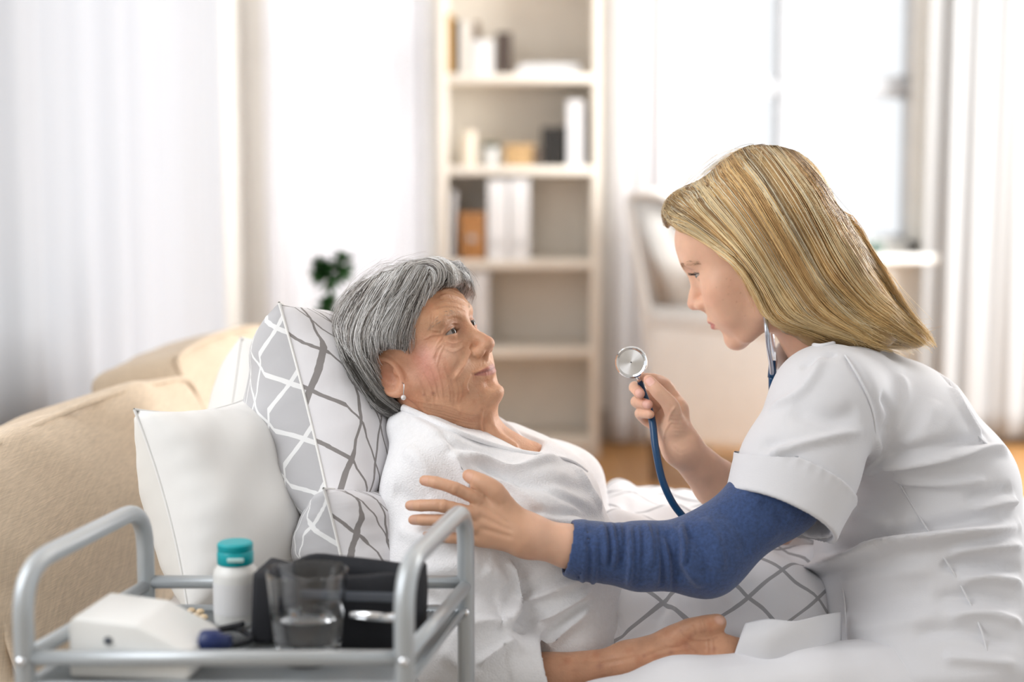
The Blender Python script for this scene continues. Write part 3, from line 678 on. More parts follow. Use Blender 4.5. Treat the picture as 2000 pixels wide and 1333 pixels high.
def loft2(P, A, R, HD):
    """body along a path A with cross-section R (in the picture's directions) by HD (in depth)"""
    A = np.asarray(A, float); best = None
    for i in range(len(A) - 1):
        a, b = A[i], A[i + 1]; ab = (b - a)[:2]; t = np.clip(((P[..., :2] - a[:2]) @ ab) / (ab @ ab + 1e-12), 0, 1)
        c = a + t[..., None] * (b - a); q = P - c; r = R[i] + (R[i + 1] - R[i]) * t; h = HD[i] + (HD[i + 1] - HD[i]) * t
        rho = np.sqrt((q[..., :2] ** 2).sum(-1)); k = np.sqrt((rho / r) ** 2 + (q[..., 2] / h) ** 2)
        d = (k - 1) * np.minimum(r, h); best = d if best is None else smin(best, d, .02)
    return best
class Field:
    def __init__(s): s.c = []; s.post = None
    def add(s, fn, pts, pad, k=.01, op='u'):
        pts = np.atleast_2d(np.asarray(pts, float)); c = (pts.min(0) + pts.max(0)) / 2; r = np.linalg.norm(pts - c, axis=1).max() + pad
        s.c.append((fn, c, r, k, op)); return s
    def ev(s, P, c=None, r=0.0):
        d = np.full(P.shape[0], .08)
        for fn, cc, rr, k, op in s.c:
            if c is not None and np.linalg.norm(c - cc) > rr + r + k + .012: continue
            e = fn(P)
            d = smin(d, e, k) if op == 'u' else smax(d, -e, k) if op == 's' else smax(d, e, k)
        return d
    def at(s, P, cell=.05):
        P = np.asarray(P, float); out = np.empty(len(P)); key = np.floor(P / cell).astype(np.int64); h = (key[:, 0] * 73856093) ^ (key[:, 1] * 19349663) ^ (key[:, 2] * 83492791)
        o = np.argsort(h, kind='stable'); hs = h[o]; cut = np.r_[0, np.nonzero(np.diff(hs))[0] + 1, len(hs)]
        for i in range(len(cut) - 1):
            ii = o[cut[i]:cut[i + 1]]; q = P[ii]; c = (q.min(0) + q.max(0)) / 2; out[ii] = s.ev(q, c, np.linalg.norm(q - c, axis=1).max())
        return out
    def hit(s, px, py, d0=1.3, d1=2.4, n=90):
        """where the sight lines of some measured places first meet the shape (nearest point if they pass by)"""
        px = np.atleast_1d(np.asarray(px, float)); py = np.atleast_1d(np.asarray(py, float)); D = np.linspace(d0, d1, n)
        Q = np.stack([(px[:, None] - 1000) / FPX * D, (666.5 - py[:, None]) / FPX * D, np.broadcast_to(D, (len(px), n))], -1)
        f = s.at(Q.reshape(-1, 3)).reshape(len(px), n); out = np.empty(len(px)); on = np.zeros(len(px), bool)
        for i in range(len(px)):
            m = np.nonzero(f[i] < 0)[0]
            if len(m) and m[0] > 0: j = m[0]; a, b = f[i, j - 1], f[i, j]; out[i] = D[j - 1] + (D[j] - D[j - 1]) * a / (a - b); on[i] = True
            else: out[i] = D[np.argmin(f[i])]
        return np.stack([(px - 1000) / FPX * out, (666.5 - py) / FPX * out, out], -1), on
def warp_axis(lo, hi, coarse, fine, spans):
    """sample positions from lo to hi, fine inside the spans"""
    x = [lo]
    while x[-1] < hi:
        p = x[-1]; g = min([0 if a <= p <= b else min(abs(p - a), abs(p - b)) for a, b in spans] + [9]) if spans else 9
        x.append(p + min(coarse, fine + .12 * g))
    return np.array(x)
def extract(F, X, Y, Z, B_=10):
    nx, ny, nz = len(X), len(Y), len(Z); D = np.full((nx, ny, nz), .05, np.float32); G = [X, Y, Z]
    cx = [np.arange(0, n - 1, B_) for n in (nx, ny, nz)]; cen, half, idx = [], [], []
    for i in cx[0]:
        for j in cx[1]:
            for k in cx[2]:
                e = (min(i + B_, nx - 1), min(j + B_, ny - 1), min(k + B_, nz - 1)); a = np.array([X[i], Y[j], Z[k]]); b = np.array([X[e[0]], Y[e[1]], Z[e[2]]])
                cen.append((a + b) / 2); half.append(np.linalg.norm(b - a) / 2); idx.append((i, j, k, *e))
    cen = np.array(cen); half = np.array(half); fc = F.at(cen, .1)
    for q in np.nonzero(np.abs(fc) >= half * 1.7 + .004)[0]:
        if fc[q] < 0: i, j, k, a, b, c = idx[q]; D[i:a + 1, j:b + 1, k:c + 1] = -.05
    for q in np.nonzero(np.abs(fc) < half * 1.7 + .004)[0]:
        i, j, k, a, b, c = idx[q]; x, y, z = np.meshgrid(X[i:a + 1], Y[j:b + 1], Z[k:c + 1], indexing='ij'); P = np.stack([x.ravel(), y.ravel(), z.ravel()], -1)
        D[i:a + 1, j:b + 1, k:c + 1] = F.ev(P, cen[q], half[q]).reshape(x.shape)
    S = D < 0; cnt = np.zeros((nx - 1, ny - 1, nz - 1), np.int8)
    for a in (0, 1):
        for b in (0, 1):
            for c in (0, 1): cnt += S[a:nx - 1 + a, b:ny - 1 + b, c:nz - 1 + c]
    m = (cnt > 0) & (cnt < 8); I, J, K = np.nonzero(m); n = len(I); vid = np.full(m.shape, -1, np.int32); vid[I, J, K] = np.arange(n)
    acc = np.zeros((n, 3)); w = np.zeros(n); cor = [(a, b, c) for a in (0, 1) for b in (0, 1) for c in (0, 1)]
    for p in cor:
        for ax in range(3):
            if p[ax]: continue
            q = list(p); q[ax] = 1; da = D[I + p[0], J + p[1], K + p[2]]; db = D[I + q[0], J + q[1], K + q[2]]; on = (da < 0) != (db < 0)
            t = np.where(on, da / np.where(on, da - db, 1), 0); e = np.zeros((n, 3)); e[:] = p; e[:, ax] = t; acc += e * on[:, None]; w += on
    acc /= w[:, None]; base = np.stack([I, J, K], -1); Vv = np.empty((n, 3))
    for ax in range(3): g = G[ax]; Vv[:, ax] = g[base[:, ax]] + acc[:, ax] * (g[base[:, ax] + 1] - g[base[:, ax]])
    Fq = []
    for ax in range(3):
        s0 = [slice(0, -1)] * 3; s1 = [slice(0, -1)] * 3; s1[ax] = slice(1, None); u, v_ = [x for x in range(3) if x != ax]
        sub0 = [slice(1, -1)] * 3; sub0[ax] = slice(0, -1); sub1 = list(sub0); sub1[ax] = slice(1, None)
        df = S[tuple(sub0)] != S[tuple(sub1)]; I2 = np.stack(np.nonzero(df), -1); off = np.ones(3, int); off[ax] = 0; I2 = I2 + off
        inside = S[I2[:, 0], I2[:, 1], I2[:, 2]]; du = np.zeros(3, int); dv = np.zeros(3, int); du[u] = 1; dv[v_] = 1
        q = [vid[tuple((I2 - a * du - b * dv).T)] for a, b in ((0, 0), (1, 0), (1, 1), (0, 1))]; q = np.stack(q, -1)
        flip = inside if ax != 1 else ~inside; q[flip] = q[flip][:, ::-1]; Fq.append(q)
    f = np.concatenate(Fq); f = f[(f >= 0).all(1)]
    return Vv, f
def vnormals(V_, f):
    a = V_[f[:, 2]] - V_[f[:, 0]]; b = V_[f[:, 3]] - V_[f[:, 1]] if f.shape[1] == 4 else V_[f[:, 1]] - V_[f[:, 0]]; n = np.cross(a, b); o = np.zeros_like(V_)
    for k in range(f.shape[1]):
        for c in range(3): o[:, c] += np.bincount(f[:, k], n[:, c], len(V_))
    return o / (np.linalg.norm(o, axis=1)[:, None] + 1e-12)
def smooth_mesh(V_, f, it=2, lam=.5):
    e = np.concatenate([f[:, [i, (i + 1) % f.shape[1]]] for i in range(f.shape[1])]); 
    for _ in range(it):
        o = np.zeros_like(V_); c = np.bincount(e[:, 0], minlength=len(V_)) + np.bincount(e[:, 1], minlength=len(V_))
        for k in range(3): o[:, k] = np.bincount(e[:, 0], V_[e[:, 1], k], len(V_)) + np.bincount(e[:, 1], V_[e[:, 0], k], len(V_))
        V_ = V_ * (1 - lam) + lam * o / np.maximum(c, 1)[:, None]
    return V_
def pdist(P, L):
    d = np.full(len(P), 9.0); t_all = np.zeros(len(P))
    for i in range(len(L) - 1):
        a, b = L[i], L[i + 1]; ab = b - a; t = np.clip((P - a) @ ab / (ab @ ab + 1e-12), 0, 1); e = np.sqrt(((P - a - t[:, None] * ab) ** 2).sum(1)); m = e < d; d[m] = e[m]; t_all[m] = (i + t[m]) / (len(L) - 1)
    return d, t_all
def crease(V_, N_, L3, amp, width, taper=True):
    """press a groove (amp<0) or raise a fold (amp>0) along a 3-D line"""
    L3 = np.asarray(L3); lo, hi = L3.min(0) - 3.2 * width, L3.max(0) + 3.2 * width; m = np.nonzero(((V_ > lo) & (V_ < hi)).all(1))[0]
    if not len(m): return
    d, t = pdist(V_[m], L3); w = np.exp(-(d / width) ** 2)
    if taper: w *= np.clip(np.sin(math.pi * np.clip(t, .02, .98)) * 1.8, 0, 1)
    V_[m] += N_[m] * (amp * w)[:, None]
def creases(F, V_, f, items, d0=1.4, d1=2.2):
    """items: (list of measured places, amp in m, width in m)"""
    N_ = vnormals(V_, f); pts = []; cut = [0]
    for L, a, w in items:
        q = catmull(np.array(L, float), 5); pts.append(q); cut.append(cut[-1] + len(q))
    pts = np.concatenate(pts); H, on = F.hit(pts[:, 0], pts[:, 1], d0, d1)
    for i, (L, a, w) in enumerate(items): crease(V_, N_, H[cut[i]:cut[i + 1]], a, w)
    return V_
def largest(V_, f):
    e = np.concatenate([f[:, [i, (i + 1) % f.shape[1]]] for i in range(f.shape[1])]); lab = np.arange(len(V_))
    for _ in range(400):
        o = lab.copy(); m = np.minimum(lab[e[:, 0]], lab[e[:, 1]]); np.minimum.at(lab, e[:, 0], m); np.minimum.at(lab, e[:, 1], m); lab = lab[lab]; lab = lab[lab]
        if (o == lab).all(): break
    keep = lab == np.bincount(lab).argmax(); idx = np.cumsum(keep) - 1; return V_[keep], idx[f[keep[f[:, 0]]]]
def finish(name, V_, f, m, parent, col=None, **k):
    W = c2w(V_); n = vnormals(W, f); cen = W.mean(0)
    me = np_mesh(name, W, f, m)
    if col is not None: set_col(me, col)
    return new_obj(name, me, parent, **k)
def npx(r, d=1.85): return r * d / FPX

# ------------------------------------------------------------------ head
class HeadFrame:
    def __init__(s, O, L, F, U, sc=1.0): s.O = np.asarray(O, float); s.M = np.stack([L, F, U]).astype(float); s.sc = sc
    def loc(s, P): return (P - s.O) @ s.M.T / s.sc
    def glob(s, Q): return np.asarray(Q, float) @ s.M * s.sc + s.O
def head_fn(H, p):
    g = p.get
    def fn(PC):
        Q = H.loc(PC); X = Q.copy(); X[:, 0] = np.abs(X[:, 0]); x, y, z = X[:, 0], X[:, 1], X[:, 2]; S = lambda *a: np.array(a)
        d = ell(X, (0, -.010, .053), (.0725, .094, .075))
        d = smin(d, ell(X, (0, .030, .060), (.060, .058, .052)), .03)                       # forehead
        d = smin(d, ell(X, (0, .026, -.012), (.058, .060, .074)), .03)                      # face mass
        jw = g('jaw', .046)
        d = smin(d, chain(X, [(jw + .006, .004, -.020), (jw, .012, -.050), (.026, .058, -.074 + g('jz', 0.)), (0, .072 + g('jy', 0.), -.0765 + g('jz', 0.))], [.018, .015, .0135, .014]), .022)
        d = smin(d, ell(X, (0, g('chin_y', .0775), g('chin_z', -.0765)), (.017, g('chin_r', .0135), .0125)), .014)
        d = smin(d, ell(X, (0, .066, -.036), (g('mbx', .034), g('mouth_r', .0290), .030)), .022)       # mouth barrel
        d = smin(d, ell(X, (g('ck_x', .041), .056, g('ck_z', -.001)), (.023, .0225, .021)), .024)           # cheekbone
        d = smin(d, ell(X, (.034, g('cheek_y', .060), -.030), S(.022, .020, .026) * g('cheek', 1.0)), .026)   # soft cheek
        d = smin(d, seg(X, (0, .0825, .046), (.036, .0755, .047), .0085, .008), .016)      # brow
        d = smax(d, -ell(X, (g('ex', .0310), .0935, .0275), (.0175, .0135, .0120)), .014)           # socket
        nb = g('nose', 0.0)
        d = smin(d, chain(X, [(0, .0805, .040), (0, .0870, .022), (0, .0985 + nb, .004), (0, .1035 + nb, -.004)], [.0065, .0062, .0072, .0078], .006), .011)
        d = smin(d, ell(X, (0, .1045 + nb, -.0065), S(.0098, .0090, .0085) * g('tip', 1.0)), .007)
        d = smin(d, ell(X, (.0120, .0935 + nb * .5, -.0115), S(.0072, .0105, .0080) * g('ala', 1.0)), .005)
        d = smax(d, -ell(X, (.0062, .0985 + nb, -.0190), (.0034, .0060, .0042)), .003)     # nostril
        d = smin(d, seg(X, (0, .100 + nb, -.013), (0, .094, -.022), .0042, .004), .005)     # columella
        mw = g('mw', 1.0); cu = g('smile', 0.0); lp = g('lip', 1.0); lq = min(lp, 1.0); mz = g('mouth_z', -.0425); my = g('mouth_y', 0.0)
        d = smin(d, chain(X, [(.0, .0935 + my, mz + .0042 * lq), (.007 * mw, .0925 + my, mz + .0052 * lq), (.017 * mw, .086 + my, mz + .0018 + cu * .4), (.0235 * mw, .0785 + my, mz - .0005 + cu)], np.array([.0045, .0048, .0036, .002]) * lp), .0045)
        d = smin(d, chain(X, [(.0, .0925 + my, mz - .0055 * lq), (.009 * mw, .0905 + my, mz - .0055 * lq), (.018 * mw, .084 + my, mz - .0028 + cu * .4), (.023 * mw, .0785 + my, mz - .0008 + cu)], np.array([.0056, .0053, .0036, .002]) * lp), .0045)
        if g('slit', 1): d = smax(d, -chain(X, [(0, .0985 + my, mz), (.010 * mw, .0952 + my, mz - .0004), (.018 * mw, .0885 + my, mz - .0001 + cu * .4), (.0255 * mw, .0795 + my, mz + cu * 1.2)], [.0010, .0013, .0013, .0008]), .0024)
        d = smax(d, -seg(X, (0, .0995 + my * .5, mz - .0170), (.013, .0930 + my * .5, mz - .0165), .0050, .0045), .011)   # under-lip hollow
        d = smax(d, -seg(X, (0, .1045, -.0275), (0, .1020, -.0355), .0030, .0030), .006)    # philtrum
        # lids over the eyeball
        e = np.array([g('ex', .0310), g('ey', .0690), .0275]); u, w = x - e[0], z - e[2]
        lid = np.sqrt(((X - e) ** 2).sum(1)) - g('eR', .0134)
        d = smin(d, lid, .0035)
        ho, hl = g('lid_up', .0046), g('lid_lo', .0036); ew_ = g('eye_w', .0138); t = np.clip(1 - ((u - g('eo', 0.)) / ew_) ** 2, -3, 1)
        up = ho * t + g('tilt', .06) * u; lo = -hl * t + .06 * u
        ap = np.maximum(np.maximum(w - up, lo - w), (e[1] + .0035) - y)
        d = smax(d, -ap, .0012)
        # ears
        if g('ear', 1):
            ec = np.array([.0715, -.009, .004 + g('earz', 0.0)]); a = X - ec; ca, sa = math.cos(.22), math.sin(.22)
            yy, zz = a[:, 1] * ca + a[:, 2] * sa, -a[:, 1] * sa + a[:, 2] * ca; bx_ = a[:, 0] + yy * .35
            k = g('earsc', 1.0); q = np.stack([bx_, yy / k, zz / k], -1)
            rim = np.sqrt((np.sqrt((yy / (.0165 * k)) ** 2 + (zz / (.0285 * k)) ** 2) * .021 - .021) ** 2 * 1.0 + (bx_ - .006) ** 2) - .0042
            plate = ell(q, (0.001, 0, 0), (.0050, .0165, .028)); ear = smin(plate, rim, .004)
            ear = smax(ear, -ell(q, (.0065, .0035, -.001), (.0060, .0085, .0115)), .004); ear = smax(ear, -ell(q, (.0075, -.003, .0125), (.0038, .0085, .0085)), .004)
            ear = smin(ear, ell(q, (.003, .008, -.026), (.0052, .0075, .0085)), .006); ear = smin(ear, ell(q, (.004, .0125, -.003), (.004, .0045, .006)), .004)
            d = smin(d, ear, .005)
        return d * H.sc
    return fn
def eyeball(name, H, side, gaze, parent, iris, R=.0121, wht=(.50, .44, .40), ex=.0310, ey=.0690):
    c = np.array([side * ex, ey, .0275]); gz = uni(gaze); n1, n2 = 28, 40
    x = uni(np.cross(gz, [0, 0, 1.0])); y = np.cross(x, gz); v = []; col = []
    for i in range(n1 + 1):
        th = math.pi * i / n1
        if i < 12: th = .62 * (i / 12.0)
        else: th = .62 + (math.pi - .62) * (i - 12) / (n1 - 12)
        for k in range(n2):
            a = 2 * math.pi * k / n2; bul = .0008 * math.exp(-(th / .42) ** 2); v.append(c + (R + bul) * (math.cos(th) * gz + math.sin(th) * (math.cos(a) * x + math.sin(a) * y)))
            if th < .17: cc = (.004, .004, .004)
            elif th < .44: s = .75 + .35 * math.sin(k * 2.1 + math.sin(k * 5)); cc = tuple(q * s for q in iris)
            elif th < .50: cc = tuple(q * .35 for q in iris)
            else: cc = wht
            col.append(cc)
    f = []
    for i in range(n1):
        for k in range(n2): f.append((i * n2 + k, i * n2 + (k + 1) % n2, (i + 1) * n2 + (k + 1) % n2, (i + 1) * n2 + k))
    me = np_mesh(name, c2w(H.glob(np.array(v))), np.array(f), M['eye']); set_col(me, np.array(col)); return new_obj(name, me, parent)
def attr_mat(name, rough, sss=0.0, crink=0.0, bump=0.0, bscale=400, spec=.5, noise=.06, nscale=60, coat=0.0, aniso=False, sheen=0.0, blotch=None, bdist=.001, b2=None):
    """material whose colour, painted shade included, is stored on the mesh points (skin tone, lips, hair strands ...)"""
    m, N, L, p = material(name); p.inputs['Roughness'].default_value = rough; p.inputs['Specular IOR Level'].default_value = spec; p.inputs['Coat Weight'].default_value = coat; p.inputs['Coat Roughness'].default_value = .05
    p.inputs['Sheen Weight'].default_value = sheen
    a = N.new('ShaderNodeAttribute'); a.attribute_name = 'Col'; tc = N.new('ShaderNodeTexCoord'); no = N.new('ShaderNodeTexNoise'); no.inputs['Scale'].default_value = nscale; no.inputs['Detail'].default_value = 5; L.new(tc.outputs['Object'], no.inputs['Vector'])
    mr = N.new('ShaderNodeMapRange'); mr.inputs[1].default_value = .3; mr.inputs[2].default_value = .7; mr.inputs[3].default_value = 1 - noise; mr.inputs[4].default_value = 1 + noise; L.new(no.outputs['Fac'], mr.inputs[0])
    mx = N.new('ShaderNodeMix'); mx.data_type = 'RGBA'; mx.blend_type = 'MULTIPLY'; mx.inputs[0].default_value = 1; L.new(a.outputs['Color'], mx.inputs[6]); L.new(mr.outputs[0], mx.inputs[7]); last = mx.outputs[2]
    if blotch:
        n3 = N.new('ShaderNodeTexNoise'); n3.inputs['Scale'].default_value = blotch[1]; n3.inputs['Detail'].default_value = 3; L.new(tc.outputs['Object'], n3.inputs['Vector'])
        r3 = N.new('ShaderNodeMapRange'); r3.inputs[1].default_value = .52; r3.inputs[2].default_value = .72; r3.inputs[3].default_value = 0; r3.inputs[4].default_value = blotch[2]; L.new(n3.outputs['Fac'], r3.inputs[0])
        m3 = N.new('ShaderNodeMix'); m3.data_type = 'RGBA'; m3.blend_type = 'MULTIPLY'; m3.inputs[7].default_value = (*blotch[0], 1); L.new(r3.outputs[0], m3.inputs[0]); L.new(last, m3.inputs[6]); last = m3.outputs[2]
    L.new(last, p.inputs['Base Color'])
    if sss: p.inputs['Subsurface Weight'].default_value = sss; p.inputs['Subsurface Radius'].default_value = (1.0, .35, .2); p.inputs['Subsurface Scale'].default_value = .006
    if bump:
        n2 = N.new('ShaderNodeTexNoise'); n2.inputs['Scale'].default_value = bscale; n2.inputs['Detail'].default_value = 3; L.new(tc.outputs['Object'], n2.inputs['Vector'])
        b = N.new('ShaderNodeBump'); b.inputs['Strength'].default_value = bump; b.inputs['Distance'].default_value = bdist; L.new(n2.outputs['Fac'], b.inputs['Height']); nrm = b.outputs[0]
        if crink:
            vo = N.new('ShaderNodeTexVoronoi'); vo.feature = 'DISTANCE_TO_EDGE'; vo.inputs['Scale'].default_value = 230; n9 = N.new('ShaderNodeTexNoise'); n9.inputs['Scale'].default_value = 25; L.new(tc.outputs['Object'], n9.inputs['Vector'])
            va = N.new('ShaderNodeVectorMath'); va.operation = 'MULTIPLY_ADD'; va.inputs[1].default_value = (.03, .03, .03); L.new(n9.outputs['Color'], va.inputs[0]); L.new(tc.outputs['Object'], va.inputs[2]); L.new(va.outputs[0], vo.inputs['Vector'])
            cl = N.new('ShaderNodeMath'); cl.operation = 'MINIMUM'; cl.inputs[1].default_value = .25; L.new(vo.outputs['Distance'], cl.inputs[0])
            bb = N.new('ShaderNodeBump'); bb.inputs['Strength'].default_value = crink; bb.inputs['Distance'].default_value = .0022; L.new(cl.outputs[0], bb.inputs['Height']); L.new(nrm, bb.inputs['Normal']); nrm = bb.outputs[0]
        if b2:
            n4 = N.new('ShaderNodeTexNoise'); n4.inputs['Scale'].default_value = b2[0]; n4.inputs['Detail'].default_value = 2; L.new(tc.outputs['Object'], n4.inputs['Vector'])
            bb = N.new('ShaderNodeBump'); bb.inputs['Strength'].default_value = b2[1]; bb.inputs['Distance'].default_value = b2[2]; L.new(n4.outputs['Fac'], bb.inputs['Height']); L.new(nrm, bb.inputs['Normal']); nrm = bb.outputs[0]
        L.new(nrm, p.inputs['Normal'])
    return m
M['eye'] = attr_mat('eye', .15, spec=.45, noise=0, coat=.0)
M['skin1'] = attr_mat('young_skin', .45, .25, 0, .12, 500, .35, .05, 50)
M['skin2'] = attr_mat('old_skin', .46, .2, .16, .5, 330, .35, .10, 55, blotch=((.80, .55, .45), 38, .5), bdist=.0012)
M['hair1'] = attr_mat('blonde_hair', .36, 0, 0, 0, spec=.35, noise=.10, nscale=20)
M['hair2'] = attr_mat('grey_hair', .45, 0, 0, 0, spec=.3, noise=.12, nscale=40)

# ------------------------------------------------------------------ hands
def hand_fn(palm, fingers, thumb, kf=.007, kt=.010):
    """palm: list of (a, b, ra, rb); fingers/thumb: (points, radii) from knuckle to tip"""
    def fn(P):
        d = None
        for a, b, r1, r2 in palm: e = seg(P, a, b, r1, r2); d = e if d is None else smin(d, e, .014)
        for pts, rad in fingers: d = smin(d, chain(P, pts, rad, .002), kf)
        if thumb is not None: d = smin(d, chain(P, thumb[0], thumb[1], .003), kt)
        return d
    return fn
def digit(keys, r0, r1, n=4, joints=True):
    """measured joints (px, py, d) -> smooth chain with slightly thicker joints and a rounded tip"""
    K = np.array([C(*k) for k in keys]); Q = catmull(K, n); t = np.linspace(0, 1, len(Q)); R = r0 + (r1 - r0) * t
    if joints:
        for k in range(1, len(keys) - 1): R += .0005 * np.exp(-((t - k / (len(keys) - 1)) / .07) ** 2)
    return Q, R
# ================================================================== the kneeling/sitting young woman in white
NU = thing('person', 'young blonde woman in a white tunic over a blue shirt, holding a stethoscope', 'person')
th, ps = math.radians(28), math.radians(15)
e1 = np.array([-math.cos(th), -math.sin(th), 0]); UP = np.array([-math.sin(th), math.cos(th), 0]); AW = np.array([0, 0, 1.0])
HN = HeadFrame(C(1484, 517, 1.88), -math.cos(ps) * AW + math.sin(ps) * e1, math.cos(ps) * e1 + math.sin(ps) * AW, UP, .965)
NF = Field()
NF.add(head_fn(HN, dict(jaw=.043, lip=1.2, mouth_y=.0015, ear=0, lid_up=.0040, lid_lo=.0028, eye_w=.0148)), [HN.glob((0, .0, .02))], .15, .01)
nk = [HN.glob((0, -.036, -.005)), C(1592, 645, 1.91), C(1640, 725, 1.93)]
NF.add(lambda P: chain(P, nk, [.048, .047, .056], .01), nk, .06, .03)
tor = [C(1660, 750, 1.93), C(1740, 850, 1.94), C(1820, 1000, 1.93), C(1880, 1180, 1.89)]
NF.add(lambda P: loft2(P, tor, [.045, .062, .07, .085], [.11, .13, .12, .14]), tor, .2, .03)
la = [C(1625, 800, 1.77), C(1538, 965, 1.742), C(1400, 1085, 1.715), C(1260, 1082, 1.705), C(1110, 1068, 1.70), C(1030, 1047, 1.692)]
NF.add(lambda P: chain(P, la, [.050, .038, .034, .030, .0258, .0222], .006), la, .06, .02)
# left hand laid on the other woman's arm
dL = 1.69
Lidx = digit([(934, 976, 1.682), (889, 955, 1.676), (851, 943, 1.680), (828, 939, 1.690)], .0078, .0060)
Lmid = digit([(925, 1004, 1.678), (866, 989, 1.670), (822, 988, 1.676), (800, 988, 1.688)], .0078, .0058)
Lrin = digit([(926, 1030, 1.680), (866, 1018, 1.672), (826, 1016, 1.680), (806, 1016, 1.690)], .0074, .0056)
Lpin = digit([(932, 1055, 1.686), (880, 1051, 1.680), (850, 1048, 1.686), (829, 1047, 1.694)], .0066, .0050)
Lthu = digit([(1003, 1010, 1.690), (968, 960, 1.680), (938, 941, 1.682), (914, 929, 1.690)], .0118, .0070)
wr = C(1030, 1047, 1.692)
Lpalm = [(wr, C(938, 978, 1.686), .0195, .0095), (wr, C(929, 1005, 1.684), .0195, .0100), (wr, C(930, 1031, 1.686), .0195, .0095), (wr, C(938, 1056, 1.690), .0185, .0085), (wr, C(985, 992, 1.690), .0195, .0120)]
NF.add(hand_fn(Lpalm, [Lidx, Lmid, Lrin, Lpin], Lthu, .003, .005), [C(795, 930, 1.67), C(1040, 1080, 1.70)], .03, .012)
# right forearm and hand with the stethoscope head
ra = [C(1640, 800, 2.08), C(1560, 960, 2.04), C(1490, 1030, 1.98), C(1400, 945, 1.90), C(1333, 876, 1.855)]
NF.add(lambda P: chain(P, ra, [.050, .044, .040, .0315, .0225], .008), ra, .06, .02)
rw = C(1330, 872, 1.855)
Rthu = digit([(1318, 836, 1.838), (1311, 795, 1.822), (1284, 764, 1.816), (1266, 742, 1.820)], .0118, .0062)
Ridx = digit([(1330, 797, 1.862), (1299, 752, 1.862), (1276, 741, 1.846), (1258, 738, 1.836)], .0088, .0056)
Rmid = digit([(1314, 815, 1.874), (1258, 768, 1.874), (1240, 757, 1.850), (1250, 770, 1.828)], .0086, .0064)
Rrin = digit([(1304, 826, 1.872), (1260, 796, 1.876), (1243, 785, 1.852), (1266, 791, 1.828)], .0084, .0062)
Rpin = digit([(1297, 842, 1.866), (1264, 822, 1.872), (1250, 808, 1.852), (1270, 810, 1.830)], .0076, .0056)
Rpalm = [(rw, C(1322, 800, 1.856), .0200, .0125), (rw, C(1306, 815, 1.864), .0195, .0125), (rw, C(1294, 835, 1.860), .0185, .0125), (rw, C(1316, 838, 1.842), .0200, .0160), (C(1322, 800, 1.856), C(1296, 838, 1.862), .0120, .0115)]
NF.add(hand_fn(Rpalm, [Ridx, Rmid, Rrin, Rpin], Rthu, .003), [C(1232, 730, 1.85), C(1350, 880, 1.86)], .045, .012)
